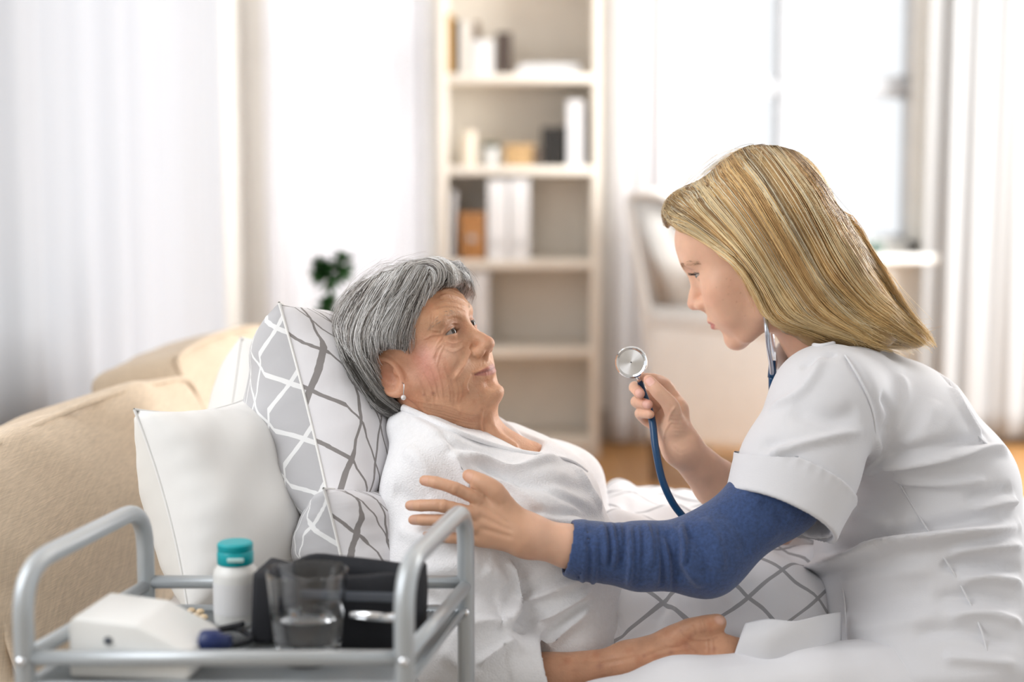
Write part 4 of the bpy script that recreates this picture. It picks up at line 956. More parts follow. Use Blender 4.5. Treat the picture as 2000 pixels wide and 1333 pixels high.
def build_nurse_body():
    s = 1.85 / FPX
    xs = lambda a, b: ((a - 1000) * s, (b - 1000) * s); ys = lambda a, b: ((666.5 - b) * s, (666.5 - a) * s)
    X = warp_axis(xs(785, 0)[0] * .93 - .012, .70, .006, .0015, [xs(800, 1000), xs(1235, 1520)])
    Y = warp_axis(-.40, .262, .006, .0015, [ys(430, 860), ys(920, 1065)])
    Z = warp_axis(1.655, 2.14, .006, .0016, [(1.66, 1.70), (1.80, 1.90)])
    v, f = extract(NF, X, Y, Z); v = smooth_mesh(v, f, 2, .35)
    N_ = vnormals(v, f)
    # knuckle creases, tendons and nails
    items = []
    for (D_, ks) in ((Lidx, (.36, .68)), (Lmid, (.36, .68)), (Lrin, (.36, .68)), (Rthu, (.55,)), (Lthu, (.62,))):
        Q = D_[0]
        for t in ks:
            i = int(t * (len(Q) - 1)); c = Q[i]; tan = uni(Q[min(i + 1, len(Q) - 1)] - Q[i - 1]); sd = uni(np.cross(tan, AW)) * .0062
            for o in (-.0016, .0016): crease(v, N_, np.array([c + tan * o - sd - AW * .007, c + tan * o - AW * .0085, c + tan * o + sd - AW * .007]), -.0007, .0009)
    L_ = lambda pts, a, w: crease(v, N_, NF.hit(*catmull(np.array(pts, float), 4).T)[0], a, w)
    for pts in ([(1312, 822), (1300, 840), (1296, 860)], [(1320, 792), (1308, 812), (1304, 836)]): L_(pts, -.0012, .0014)
    for k in range(6): L_([(1304 + 2 * k, 808 + 8 * k), (1318 + 2 * k, 810 + 8 * k), (1336 + k, 806 + 9 * k)], -.0004, .0011)
    L_([(918, 945), (936, 957), (950, 967)], -.0035, .0026)
    for pts in ([(1274, 752), (1283, 758), (1292, 758)], [(1276, 758), (1285, 764), (1294, 764)], [(1280, 764), (1288, 770), (1297, 770)]): L_(pts, -.0006, .0009)
    for pts in ([(1010, 1020), (1024, 1046), (1022, 1072)], [(1020, 1020), (1034, 1046), (1032, 1074)], [(1316, 868), (1330, 880), (1348, 872)], [(1310, 876), (1328, 890), (1352, 880)]): L_(pts, -.0007, .0014)
    for a, b in (((936, 980), (1000, 1030)), ((930, 1006), (1005, 1040)), ((932, 1031), (1005, 1052))):
        L, on = NF.hit(np.linspace(a[0], b[0], 8), np.linspace(a[1], b[1], 8)); crease(v, N_, L, .0016, .0034)
    base = np.array([.77, .475, .335]); col = np.tile(base, (len(v), 1)); q = HN.loc(v); hd = np.linalg.norm(q, axis=1) < .15
    ax = np.abs(q[:, 0])
    def blend(c, w): col[:] = col * (1 - w[:, None]) + np.array(c) * w[:, None]
    g = lambda p, r: np.exp(-(((np.stack([ax, q[:, 1], q[:, 2]], -1) - np.array(p)) / np.array(r)) ** 2).sum(1)) * hd
    blend((.70, .34, .23), .65 * g((.045, .055, -.006), (.02, .03, .016))); blend((.70, .36, .27), .5 * g((0, .108, -.008), (.012, .012, .010)))
    lipd = np.abs(q[:, 2] + .0425 + .0) ; lw = np.clip(1.25 - (np.abs(q[:, 2] + .0432) / (.0085 * np.clip(1 - (ax / .026) ** 2, .05, 1))) ** 2, 0, 1) * (q[:, 1] > .074) * (ax < .026) * hd
    blend((.52, .16, .15), np.clip(lw * 1.3, 0, .85))
    br, _ = pdist(np.stack([ax, q[:, 1], q[:, 2]], -1), np.array([(.012, .0925, .044), (.026, .089, .0495), (.040, .079, .0485), (.050, .066, .043)])); blend((.36, .21, .12), .55 * np.exp(-(br / .0045) ** 2) * hd)
    ld, _ = pdist(np.stack([ax, q[:, 1], q[:, 2]], -1), np.array([(.018, .078, .0275), (.024, .0825, .0312), (.031, .083, .0325), (.038, .0805, .0316), (.044, .0745, .0290)])); blend((.05, .03, .025), .85 * np.exp(-(ld / .0016) ** 2) * hd)
    for D_, nrm in ((Lidx, -1), (Lmid, -1), (Lrin, -1), (Lpin, -1), (Lthu, -1), (Rthu, -1), (Rmid, -1), (Rrin, -1)):
        tip, pr = D_[0][-1], D_[0][-3]; tg = uni(tip - pr); c = tip - tg * .003 + np.array([0, 0, -.0055]); r = v - c; al = r @ tg; la_ = np.linalg.norm(r - al[:, None] * tg, axis=1)
        w = np.clip(1.4 - ((al / .0058) ** 4 + (la_ / .0056) ** 4), 0, 1); blend((.86, .55, .48), w * .9); edge_ = np.exp(-((((al / .0058) ** 4 + (la_ / .0056) ** 4) - 1.25) / .35) ** 2); blend((.50, .22, .16), .45 * edge_); v += N_ * (.0005 * np.clip(w, 0, 1))[:, None]
        w2 = np.exp(-(np.linalg.norm(v - tip, axis=1) / .010) ** 2); blend((.80, .40, .31), .40 * w2)
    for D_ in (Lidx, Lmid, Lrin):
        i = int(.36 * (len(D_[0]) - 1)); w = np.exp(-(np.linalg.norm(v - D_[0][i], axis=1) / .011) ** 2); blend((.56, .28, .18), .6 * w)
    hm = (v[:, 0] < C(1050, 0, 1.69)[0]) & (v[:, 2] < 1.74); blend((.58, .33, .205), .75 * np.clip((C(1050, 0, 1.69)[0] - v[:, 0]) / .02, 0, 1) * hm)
    # freckles
    rg = np.random.default_rng(3)
    for k in range(9):
        c = np.array([rg.uniform(.03, .06), rg.uniform(.03, .08), rg.uniform(-.05, .02)]); dd = np.sqrt(((np.stack([ax, q[:, 1], q[:, 2]], -1) - c)[:, 1:] ** 2).sum(1)); blend((.45, .23, .15), .5 * np.exp(-(dd / .0009) ** 2) * (ax > .02) * hd)
    return finish('body', v, f, M['skin1'], NU, col)
NB = build_nurse_body()
gz = uni(np.array([.20, 1, -.22]))
for sd in (-1, 1): eyeball('eyeball', HN, sd, gz, NB, (.16, .20, .22))
lash = B()
for sd in (-1, 1):
    for k in range(34):
        t = k / 33; u = -.013 + .026 * t; w = .0042 * (1 - (u / .0138) ** 2) + .06 * u; r = math.sqrt(max(.0134 ** 2 - u * u - w * w, 1e-8)); p0 = np.array([sd * (.031 + u), .069 + r, .0275 + w]); d = np.array([sd * (u * 22), 1, .25 + .25 * math.sin(k)]); d = uni(d)
        p1 = p0 + d * .004 + np.array([0, 0, -.0006]); p2 = p0 + d * .0078 + np.array([0, 0, .0016])
        lash.tube(c2w(HN.glob(np.array([p0, p1, p2]))), [.00028, .0002, .00006], 4)
M['lash'] = mat('dark_lashes', (.02, .013, .01), .6); M['brow'] = mat('brown_brow_hair', (.30, .18, .10), .6)
lash.build('eyelashes', M['lash'], NB, kind='stuff')
def brow_hairs(H, F, path, n, m, parent, ln=.008, r=.00022):
    g = B(); Q = catmull(np.array(path, float), 8); rg = np.random.default_rng(5)
    for sd in (-1, 1):
        for k in range(n):
            t = rg.uniform(0, 1) * (len(Q) - 1.01); i = int(t); p = Q[i] + (Q[i + 1] - Q[i]) * (t - i) + np.array([0, 0, rg.uniform(-.0028, .0028)]); tg = uni(Q[i + 1] - Q[i]) + np.array([0, 0, rg.uniform(-.1, .5) * (1 - t / len(Q))])
            a = np.array([p, p + tg * ln * .5, p + tg * ln]); a[:, 0] *= sd; W = H.glob(a)
            for _ in range(3):
                ff = F.at(W); e = 1e-4; G_ = np.stack([F.at(W + np.eye(3)[c] * e) - ff for c in range(3)], -1) / e; W = W - G_ * (ff - np.array([-.0004, .0005, .0009]))[:, None] / np.maximum((G_ ** 2).sum(1), .3)[:, None]
            g.tube(c2w(W), [r, r, r * .3], 4)
    return g.build('eyebrows', m, parent, kind='stuff')
brow_hairs(HN, NF, [(.018, .0915, .0465), (.026, .089, .0492), (.040, .079, .0485), (.050, .066, .0435)], 46, M['brow'], NB, .007, .00015)
# ------------------------------------------------------------------ her clothes
M['tunic'] = mat('white_uniform_cloth', (.735, .735, .76), .8, noise=.02, bump=.12, bscale=900, sheen=.1)
M['trousers'] = mat('white_trouser_cloth', (.84, .84, .87), .8, noise=.02, bump=.1, bscale=700)
M['denim'] = mat('blue_melange_jersey', (.040, .078, .205), .9, noise=.30, nscale=260, bump=.5, bscale=700, sheen=.25, stretch=(1, 1, 1))
TF = Field()
tA = [C(1655, 735, 1.935), C(1735, 835, 1.94), C(1822, 950, 1.93), C(1800, 1085, 1.90), C(1838, 1262, 1.845)]
tR = [npx(78), npx(143), npx(150), npx(203), npx(248)]; tH = [.10, .185, .165, .165, .165]
TF.add(lambda P: loft2(P, tA, tR, tH), tA, .26, .02)
sA, sB = C(1618, 786, 1.785), C(1527, 1006, 1.735); sax = uni(sB - sA); sct = C(1541, 934, 1.752)
def sleeve(P):
    r = chain(P, [C(1665, 768, 1.83), sA, C(1560, 915, 1.752), sB + sax * .03], [.060, .0690, .0700, .0670], .02); s = (P - sB) @ sax
    d = smax(r, s, .004); return smax(d, -smax(r + .0065, -(s + .040), .003), .002)
TF.add(sleeve, [sA, sB, C(1660, 745, 1.82)], .10, .03)
def cuff_fn(P):
    r = chain(P, [C(1665, 768, 1.83), sA, C(1560, 915, 1.752), sB + sax * .03], [.060, .0690, .0700, .0670], .02); s = (P - sB) @ sax
    return smax(smax(r - .0052 - .0014 * np.exp(-((s + .050) / .006) ** 2) + .0005 * np.sin(((P - sB) @ uni(np.cross(sax, AW))) * 420) * np.exp(-((s + .044) / .008) ** 2), np.abs(s + .0225) - .0275, .002), -(r + .0015), .001)
fs = [C(1650, 770, 2.06), C(1575, 900, 2.08), C(1530, 960, 2.04)]
TF.add(lambda P: chain(P, fs, [.075, .068, .062], .02), fs, .09, .03)
ck = [C(1560, 640, 1.90), C(1610, 700, 1.925), C(1650, 750, 1.93)]
TF.add(lambda P: chain(P, ck, [.058, .064, .07], .01), ck, .08, .02)
TF.add(lambda P: chain(P, [C(1490, 600, 1.90), C(1570, 640, 1.91), C(1618, 700, 1.93)], [.075, .053, .047], .01), ck, .12, .006, 's')
TF.add(lambda P: seg(P, C(1480, 560, 1.89), C(1535, 640, 1.90), .075, .058), [HN.O], .2, .006, 's')
def build_tunic():
    X = warp_axis(C(1425, 0, 1.72)[0], C(2110, 0, 2.1)[0], .0038, .0038, []); Y = warp_axis(C(0, 1420, 1.8)[1], C(0, 600, 1.85)[1], .0038, .0038, []); Z = np.arange(1.655, 2.17, .0044)
    v, f = extract(TF, X, Y, Z); v = smooth_mesh(v, f, 1, .4)
    it = [([(1572, 1112), (1640, 1098), (1730, 1068), (1840, 1052), (1990, 1028)], -.019, .010), ([(1600, 1090), (1700, 1055), (1830, 1030), (1960, 1010)], .008, .014),
          ([(1690, 912), (1760, 906), (1850, 892), (1930, 880), (1968, 886)], -.009, .007), ([(1740, 935), (1830, 945), (1930, 940)], -.005, .008), ([(1730, 890), (1830, 872), (1930, 862)], .005, .011),
          ([(1690, 925), (1705, 905), (1712, 850)], -.006, .008), ([(1650, 690), (1684, 740), (1712, 795), (1720, 850)], .003, .0095),
          ([(1858, 750), (1884, 804), (1920, 862)], -.004, .009), ([(1802, 672), (1850, 740), (1930, 860)], .004, .007),
          ([(1500, 888), (1570, 868), (1690, 838)], -.006, .009), ([(1480, 868), (1560, 868), (1660, 850)], .004, .010), ([(1540, 800), (1620, 820), (1680, 800)], .004, .015), ([(1500, 800), (1570, 760), (1610, 690)], -.004, .009), ([(1560, 720), (1600, 700), (1640, 690)], .003, .008),
          ([(1720, 770), (1740, 810), (1725, 850)], .0035, .010), ([(1760, 730), (1770, 790), (1745, 860)], -.003, .010), ([(1830, 780), (1800, 850), (1760, 880)], -.003, .012),
          ([(1850, 1082), (1920, 1072), (1998, 1068)], -.008, .008), ([(1830, 1110), (1910, 1100), (1998, 1112)], .006, .009), ([(1870, 1135), (1930, 1130), (1998, 1142)], -.007, .008), ([(1820, 1170), (1910, 1165), (1995, 1180)], .005, .010), ([(1850, 1205), (1930, 1200), (1998, 1222)], -.006, .009), ([(1780, 1240), (1880, 1232), (1995, 1262)], .005, .011), ([(1840, 1285), (1900, 1290), (1990, 1300)], -.005, .010),
          ([(1900, 1000), (1950, 985), (1985, 980)], -.007, .008), ([(1880, 975), (1940, 962), (1978, 955)], .005, .009), ([(1640, 1140), (1720, 1125), (1830, 1110)], -.003, .012), ([(1620, 1180), (1720, 1175), (1820, 1150)], .003, .014), ([(1650, 1230), (1740, 1220), (1840, 1200)], -.003, .013), ([(1660, 1005), (1700, 1010), (1740, 1030)], -.003, .012),
          ]
    v, f = largest(v, f)
    creases(TF, v, f, [(L, a * 1.6, max(w * .78, .0064)) for L, a, w in it], 1.5, 2.2); return finish('tunic', v, f, M['tunic'], NU)
TU = build_tunic()
CF = Field(); CF.add(cuff_fn, [sB, C(1545, 930, 1.75)], .12, .01)
v, f = extract(CF, np.arange(C(1410, 0, 1.7)[0], C(1670, 0, 1.8)[0], .0022), np.arange(C(0, 1060, 1.75)[1], C(0, 880, 1.75)[1], .0022), np.arange(1.65, 1.85, .0024)); v, f = largest(smooth_mesh(v, f, 1, .3), f); finish('sleeve_cuff', v, f, M['tunic'], TU)
def cloth_patch(rows, nu=6, nv=6):
    """cloth through rows of measured places with their distances"""
    G_ = np.array([[c2w(C(*q)) for q in r] for r in rows]); A = np.array([catmull(r, nu) for r in G_]); Bm = np.array([catmull(A[:, i], nv) for i in range(A.shape[1])]); Bm = Bm.transpose(1, 0, 2); h, w = Bm.shape[:2]
    f = [(i * w + j, i * w + j + 1, (i + 1) * w + j + 1, (i + 1) * w + j) for i in range(h - 1) for j in range(w - 1)]; return Bm, f
G_, f = cloth_patch([[(1457, 1220, 1.690), (1500, 1212, 1.684), (1550, 1214, 1.684), (1600, 1203, 1.715), (1640, 1196, 1.78)], [(1446, 1248, 1.682), (1500, 1243, 1.670), (1550, 1246, 1.680), (1598, 1236, 1.705), (1640, 1236, 1.77)], [(1434, 1282, 1.684), (1495, 1284, 1.670), (1545, 1286, 1.682), (1595, 1282, 1.70), (1640, 1282, 1.76)], [(1428, 1310, 1.70), (1490, 1312, 1.68), (1540, 1312, 1.69), (1595, 1312, 1.71), (1640, 1310, 1.76)]])
o = new_obj('front_flap', mesh('front_flap', G_.reshape(-1, 3), f, M['tunic']), TU); sm = o.modifiers.new('thick', 'SOLIDIFY'); sm.thickness = .0025
for pts in ([(1648, 690), (1676, 735), (1702, 792), (1710, 850), (1704, 905)], [(1742, 918), (1780, 985), (1822, 1052)], [(1852, 742), (1880, 800), (1915, 858), (1955, 884)], [(1830, 1068), (1880, 1150), (1920, 1240), (1935, 1320)], [(1642, 1118), (1650, 1180), (1655, 1260)]):
    L, on = TF.hit(*catmull(np.array(pts, float), 8).T, 1.5, 2.2); L = smooth_mesh(L, np.array([[i, i + 1] for i in range(len(L) - 1)]), 4, .5); B().tube(c2w(L + np.array([0, 0, .0004])), .0013, 6, True).build('seam', M['tunic'], TU)
# rolled front edge of the tunic
g = B(); q, on = TF.hit(*catmull(np.array([(1578, 1118), (1580, 1150), (1604, 1190), (1616, 1220), (1604, 1250), (1592, 1268)], float), 6).T, 1.5, 2.2); g.tube(c2w(q + np.array([0, 0, -.001])), .0032, 8); g.build('front_edge', M['tunic'], TU)
q, on = TF.hit(np.array([1494.]), np.array([812.]), 1.5, 2.2)
# collar fold
g = B(); L, on = TF.hit(*catmull(np.array([(1548, 652), (1572, 668), (1602, 676), (1640, 668)], float), 6).T, 1.5, 2.2); g.tube(c2w(L), .0030, 8); g.build('collar_edge', M['tunic'], TU)
# blue shirt sleeve
BF = Field()
bl = [C(1600, 850, 1.765), C(1522, 964, 1.742), C(1376, 1085, 1.715), C(1250, 1087, 1.706), C(1150, 1078, 1.702), C(1108, 1070, 1.700)]
bax = uni(bl[-1] - bl[-2])
def bfn(P):
    r = chain(P, bl[:-1] + [bl[-1] + bax * .03], [.050, .0480, .0450, .0352, .0295, .0265, ], .03); s = (P - bl[-1]) @ bax
    band = smax(r - .0012, np.abs(s + .0085) - .0085, .002); d = np.minimum(smax(r, s, .003), band); return smax(d, -smax(r + .0028, -(s + .02), .002), .001)
BF.add(bfn, bl, .09, .01)
def build_shirt():
    X = warp_axis(C(1085, 0, 1.70)[0], C(1640, 0, 1.78)[0], .0034, .0022, [(C(1090, 0, 1.7)[0], C(1480, 0, 1.7)[0])]); Y = np.arange(C(0, 1180, 1.74)[1], C(0, 800, 1.74)[1], .0023); Z = np.arange(1.638, 1.84, .0025)
    v, f = extract(BF, X, Y, Z); v = smooth_mesh(v, f, 1, .4); it = []
    rg = np.random.default_rng(2)
    for x in np.arange(1142, 1330, 17.0):
        dx = rg.uniform(-4, 4); sl = rg.uniform(-10, 14); y0, y1 = rg.choice([(1020, 1110), (1025, 1150), (1050, 1160)]); it.append(([(x + dx, y0), (x + dx + sl * .5 + 5, (y0 + y1) / 2), (x + dx + sl, y1)], -.0042 * rg.uniform(.5, 1.3), .0034)); it.append(([(x + dx + 8, y0), (x + dx + 13 + sl * .5, (y0 + y1) / 2), (x + dx + 8 + sl, y1)], .0034 * rg.uniform(.4, 1.2), .0042))
    it += [([(1318, 1028), (1340, 1070), (1345, 1110), (1372, 1150)], -.006, .006), ([(1300, 1035), (1318, 1080), (1330, 1140)], .0045, .006), ([(1345, 1035), (1372, 1080), (1385, 1140)], .004, .007), ([(1370, 1010), (1400, 1060), (1410, 1120)], -.004, .007), ([(1400, 985), (1450, 1040), (1455, 1090)], .003, .010), ([(1440, 950), (1500, 1010), (1510, 1060)], -.003, .010), ([(1480, 985), (1540, 1020)], .003, .009)]
    v, f = largest(v, f); creases(BF, v, f, it, 1.5, 1.95); return finish('blue_shirt', v, f, M['denim'], NU)
build_shirt()
PF = Field()
pA = [C(1990, 1350, 1.84), C(1820, 1368, 1.80), C(1560, 1370, 1.705), C(1330, 1392, 1.655), C(1180, 1425, 1.640), C(1110, 1470, 1.635)]
PF.add(lambda P: chain(P, pA, [.095, .085, .0655, .0605, .052, .048], .02), pA, .11, .02)
PF.add(lambda P: chain(P, [C(1110, 1470, 1.635), C(1130, 1750, 1.66), C(1140, 2020, 1.66)], [.050, .045, .040], .02), [C(1110, 1470, 1.635), C(1140, 2020, 1.66)], .07, .02)
PF.add(lambda P: chain(P, [C(1960, 1330, 1.97), C(1850, 1330, 2.02)], [.12, .10], .02), [C(1960, 1330, 1.97), C(1850, 1330, 2.02)], .14, .03)
def build_trousers():
    v, f = extract(PF, np.arange(.02, .86, .007), np.arange(-1.02, -.30, .007), np.arange(1.55, 2.16, .007)); v = smooth_mesh(v, f, 1, .4)
    creases(PF, v, f, [([(1300, 1310), (1420, 1290), (1560, 1278)], .002, .012), ([(1590, 1285), (1680, 1272), (1780, 1270)], -.003, .010), ([(1480, 1325), (1600, 1310), (1720, 1300)], -.003, .014)], 1.4, 2.1); return finish('trousers', v, f, M['trousers'], NU)
build_trousers()
# bare foot-side shoe under the trouser leg, on the floor
sh_ = B(); q = c2w(C(1140, 2020, 1.66)); sh_.v = []
def shoe(c, direction):
    b = B(); d = uni(np.array([direction[0], direction[1], 0])); n = np.array([-d[1], d[0], 0]); v = []; f = []; S_ = 14
    for i in range(S_ + 1):
        t = i / S_; w = .040 * (math.sin(math.pi * (.12 + .80 * t)) ** .6); h = .075 - .045 * t if t < .9 else .034; p0 = np.array(c) + d * (.24 * t - .07)
        for k in range(12):
            a = math.pi * k / 11; v.append(p0 + n * w * math.cos(a) + np.array([0, 0, h * math.sin(a)]))
    for i in range(S_):
        for k in range(11): f.append((i * 12 + k, i * 12 + k + 1, (i + 1) * 12 + k + 1, (i + 1) * 12 + k))
    f.append(tuple(range(12))); f.append(tuple(S_ * 12 + k for k in range(12))); return b.add(v, f)
shoe((q[0], q[1], .008), (-.7, -.5)).build('shoe', M['plastic'], NU)

# ------------------------------------------------------------------ stethoscope
SC = thing('stethoscope', 'stethoscope with a chrome chestpiece on a blue tube held in a raised hand', 'stethoscope')
dc = C(1233, 708, 1.826); dn = uni(np.array([-.22, -.02, -.97])); wn_ = lambda a: a[0] * R_ + a[1] * U_ + a[2] * F_
R0 = .0205
cp = B().lathe([(0, .0016), (R0 * .80, .0016), (R0 * .86, .0026), (R0 * .93, .0030), (R0, .0020), (R0 * 1.01, -.001), (R0 * .97, -.004), (R0 * .72, -.0085), (.006, -.010), (0, -.010)], c2w(dc), 64, wn_(dn)).build('chestpiece', M['chrome'], SC, auto=40)
dm, N, L, p = material('brushed_disc'); p.inputs['Metallic'].default_value = 1; p.inputs['Roughness'].default_value = .28; p.inputs['Base Color'].default_value = (.86, .86, .87, 1); p.inputs['Anisotropic'].default_value = .9
tn = N.new('ShaderNodeTangent'); tn.direction_type = 'RADIAL'; tn.axis = 'Z'; L.new(tn.outputs[0], p.inputs['Tangent'])
b = B().lathe([(0, .0), (R0 * .80, 0)], (0, 0, 0), 64); o = b.build('diaphragm', dm, cp); o.matrix_world = Matrix.Translation(Vector(c2w(dc) + wn_(dn) * .0019)) @ Vector(wn_(dn)).to_track_quat('Z', 'Y').to_matrix().to_4x4()
B().lathe([(0, 0), (.0009, 0), (.0007, .0006), (0, .0007)], c2w(dc) + wn_(dn) * .0019, 12, wn_(dn)).build('centre_dot', M['black'], cp)
st0 = C(1247, 738, 1.832)
B().tube(c2w(np.array([dc + np.array([.004, -.012, .006]), st0, C(1250, 746, 1.838)])), [.0032, .0030, .0034], 12).build('stem', M['chrome'], SC)
tp_ = [C(1249, 742, 1.836), C(1257, 768, 1.848), C(1268, 800, 1.848), C(1275, 830, 1.836), C(1281, 880, 1.826), C(1296, 945, 1.822), C(1326, 1000, 1.822), C(1375, 1040, 1.822), C(1440, 1020, 1.83), C(1490, 930, 1.85), C(1507, 830, 1.872), C(1508, 735, 1.866)]
B().tube(c2w(np.array(tp_)), [.0036, .0042] + [.0048] * 10, 14, True, 8).build('rubber_tube', M['tubeblue'], SC)
M['binaural'] = mat('bluish_steel', (.55, .60, .70), .22, metal=.9)
near = [C(1508, 735, 1.866), C(1506, 712, 1.850), C(1501, 680, 1.820), C(1497, 642, 1.812), C(1494, 612, 1.828), C(1488, 570, 1.835)]
far = [C(1508, 735, 1.866), C(1514, 712, 1.885), C(1512, 690, 1.93), C(1505, 640, 1.955), C(1495, 560, 1.955)]
B().tube(c2w(np.array(near)), .0030, 12, True, 6).build('ear_tube', M['binaural'], SC); B().tube(c2w(np.array(far)), .0030, 12, True, 6).build('ear_tube', M['binaural'], SC)
B().tube(c2w(np.array([C(1508, 738, 1.866), C(1509, 705, 1.868)])), [.006, .0045], 12).build('yoke', M['tubeblue'], SC)

# ------------------------------------------------------------------ blonde hair
HF = Field()
HF.add(lambda P: ell(HN.loc(P), (0, -.012, .060), (.0835, .106, .0835)) * .965, [HN.glob((0, -.01, .06))], .115, .01)
HF.add(lambda P: chain(P, [C(1338, 412, 1.85), C(1332, 416, 1.92)], [.027, .027], .01), [C(1338, 412, 1.85), C(1332, 416, 1.92)], .04, .03)
HF.add(lambda P: chain(P, [C(1480, 350, 1.87), C(1530, 352, 1.88)], [npx(62), npx(56)], .01), [C(1480, 350, 1.87), C(1530, 352, 1.88)], .06, .03)
fl1 = [C(1530, 432, 1.885), C(1600, 520, 1.90), C(1690, 620, 1.905), C(1775, 668, 1.91)]
HF.add(lambda P: loft2(P, fl1, [npx(98), npx(88), npx(50), npx(15)], [.092, .092, .086, .075]), fl1, .10, .03)
fl2 = [C(1470, 500, 1.84), C(1530, 600, 1.835), C(1600, 635, 1.85), C(1700, 660, 1.835)]
HF.add(lambda P: chain(P, fl2, [.040, .028, .026, .020], .02), fl2, .06, .03)
hl = [(1290, 430), (1318, 452), (1350, 467), (1385, 487), (1420, 512), (1445, 545), (1462, 585), (1478, 615), (1497, 634), (1520, 650), (1500, 800), (1250, 800)]
def poly2(P2, poly):
    p = np.asarray(poly, float); n = len(p); d = np.full(len(P2), 1e9); s = np.ones(len(P2))
    for i in range(n):
        a, b = p[i], p[i - 1]; e = b - a; w = P2 - a; t = np.clip((w @ e) / (e @ e), 0, 1); q = w - t[:, None] * e; d = np.minimum(d, (q * q).sum(1))
        c1 = P2[:, 1] >= a[1]; c2 = P2[:, 1] < b[1]; c3 = e[0] * w[:, 1] > e[1] * w[:, 0]; m = (c1 & c2 & c3) | (~c1 & ~c2 & ~c3); s[m] *= -1
    return s * np.sqrt(d)
hp2 = np.array([HN.loc(C(x, y, 1.805)[None])[0][1:] for x, y in hl])
HF.add(lambda P: poly2(HN.loc(P)[:, 1:], hp2), [HN.O], .30, .010, 's')
HF.add(lambda P: chain(P, nk, [.049, .048, .05]), nk, .06, .006, 's')
def strand_cloud(F, guides, n, jitter, lift, r, pal, seed, name, m, parent, npt=14, nrad=4, root_dark=None, stray=.0, taper=.35, d0=1.73, d1=2.01, locks=60, freq=0, amp=0, spread=.10, tips=None, gather=.0, smin_=.74, proj=True):
    """hair: measured guide lines blended together, laid on the hair's own volume; strands gather in locks of one colour each"""
    rg = np.random.default_rng(seed); GL = [catmull(np.array(g, float), 10) for g in guides]
    def res(L): s = np.r_[0, np.cumsum(np.linalg.norm(np.diff(L, axis=0), axis=1))]; t = np.linspace(0, s[-1], npt); return np.stack([np.interp(t, s, L[:, k]) for k in range(2)], -1)
    GL = [res(L) for L in GL]; P2 = []; lk = []
    lt = rg.uniform(0, len(GL) - 1.0001, locks); lcol = rg.choice(len(pal), locks, p=PALW); ldep = rg.uniform(-.2, 1, locks); loff = rg.normal(0, jitter, (locks, 2)); lsw = rg.normal(0, jitter * 1.2, locks); lfr = rg.uniform(2, 5, locks); lph = rg.uniform(0, 6.3, locks)
    def on_guide(t): i = int(t); a = t - i; return GL[i] * (1 - a) + GL[i + 1] * a
    for k in range(n):
        q = rg.integers(locks); t = np.clip(lt[q] + rg.normal(0, spread), 0, len(GL) - 1.0001)
        s0 = rg.uniform(0, .3) if rg.random() < .25 else 0; s1 = rg.uniform(smin_, 1.05); u = np.linspace(s0, s1, npt) * (npt - 1); ui = np.clip(u, 0, npt - 1)
        L0, L1 = on_guide(t), on_guide(lt[q]); gw = (np.linspace(0, 1, npt) ** 1.5 * gather)[:, None]; L0 = L0 * (1 - gw) + L1 * gw
        L = np.stack([np.interp(ui, np.arange(npt), L0[:, c]) for c in range(2)], -1) + (np.maximum(u - (npt - 1), 0))[:, None] * (L0[-1] - L0[-2])
        w = np.linspace(0, 1, npt); tg = np.gradient(L, axis=0); nn = np.stack([-tg[:, 1], tg[:, 0]], -1); nn /= np.linalg.norm(nn, axis=1)[:, None] + 1e-9
        L = L + loff[q] + rg.normal(0, jitter * .35, 2) + nn * (lsw[q] * np.sin(w * lfr[q] + lph[q]) * w)[:, None] + (nn * (amp * np.sin(w * freq + lph[q] * .2))[:, None] if amp else 0)
        if rg.random() < stray: L = L + nn * (rg.normal(0, 9) * w ** 1.5)[:, None]
        P2.append(L); lk.append(q)
    P2 = np.array(P2); lk = np.array(lk); H, on = F.hit(P2[..., 0].ravel(), P2[..., 1].ravel(), d0, d1, 26); H = H.reshape(n, npt, 3)
    on = on.reshape(n, npt); ri, rj = np.nonzero(~on & (np.arange(npt) < npt * .45)[None])
    if len(ri) and proj:
        W = H[ri, rj]
        for _ in range(4):
            ff = F.at(W); e = 4e-4; G_ = np.stack([F.at(W + np.eye(3)[c] * e) - ff for c in range(3)], -1) / e; W = W - G_ * (ff / np.maximum((G_ ** 2).sum(1), .2))[:, None]
        H[ri, rj] = W
    for _ in range(3): H[:, 1:-1, 2] = .25 * H[:, :-2, 2] + .5 * H[:, 1:-1, 2] + .25 * H[:, 2:, 2]
    if proj:
        fa_ = F.at(H.reshape(-1, 3)).reshape(n, npt); ri, rj = np.nonzero(fa_ < .0003)
        W = H[ri, rj]
        for _ in range(2):
            ff = F.at(W); e = 4e-4; G_ = np.stack([F.at(W + np.eye(3)[c] * e) - ff for c in range(3)], -1) / e; W = W - G_ * ((ff - .0006) / np.maximum((G_ ** 2).sum(1), .2))[:, None]
        H[ri, rj] = W
    dep = (ldep[lk] * .7 + rg.uniform(-.3, .5, n))[:, None] * lift * np.sin(np.linspace(.25, 2.6, npt))[None]
    ray = H / np.linalg.norm(H, axis=-1, keepdims=True); H = H - ray * (dep + .0004)[..., None]
    vs = []; fs_ = []; cs = []; off = 0; w = np.linspace(0, 1, npt)
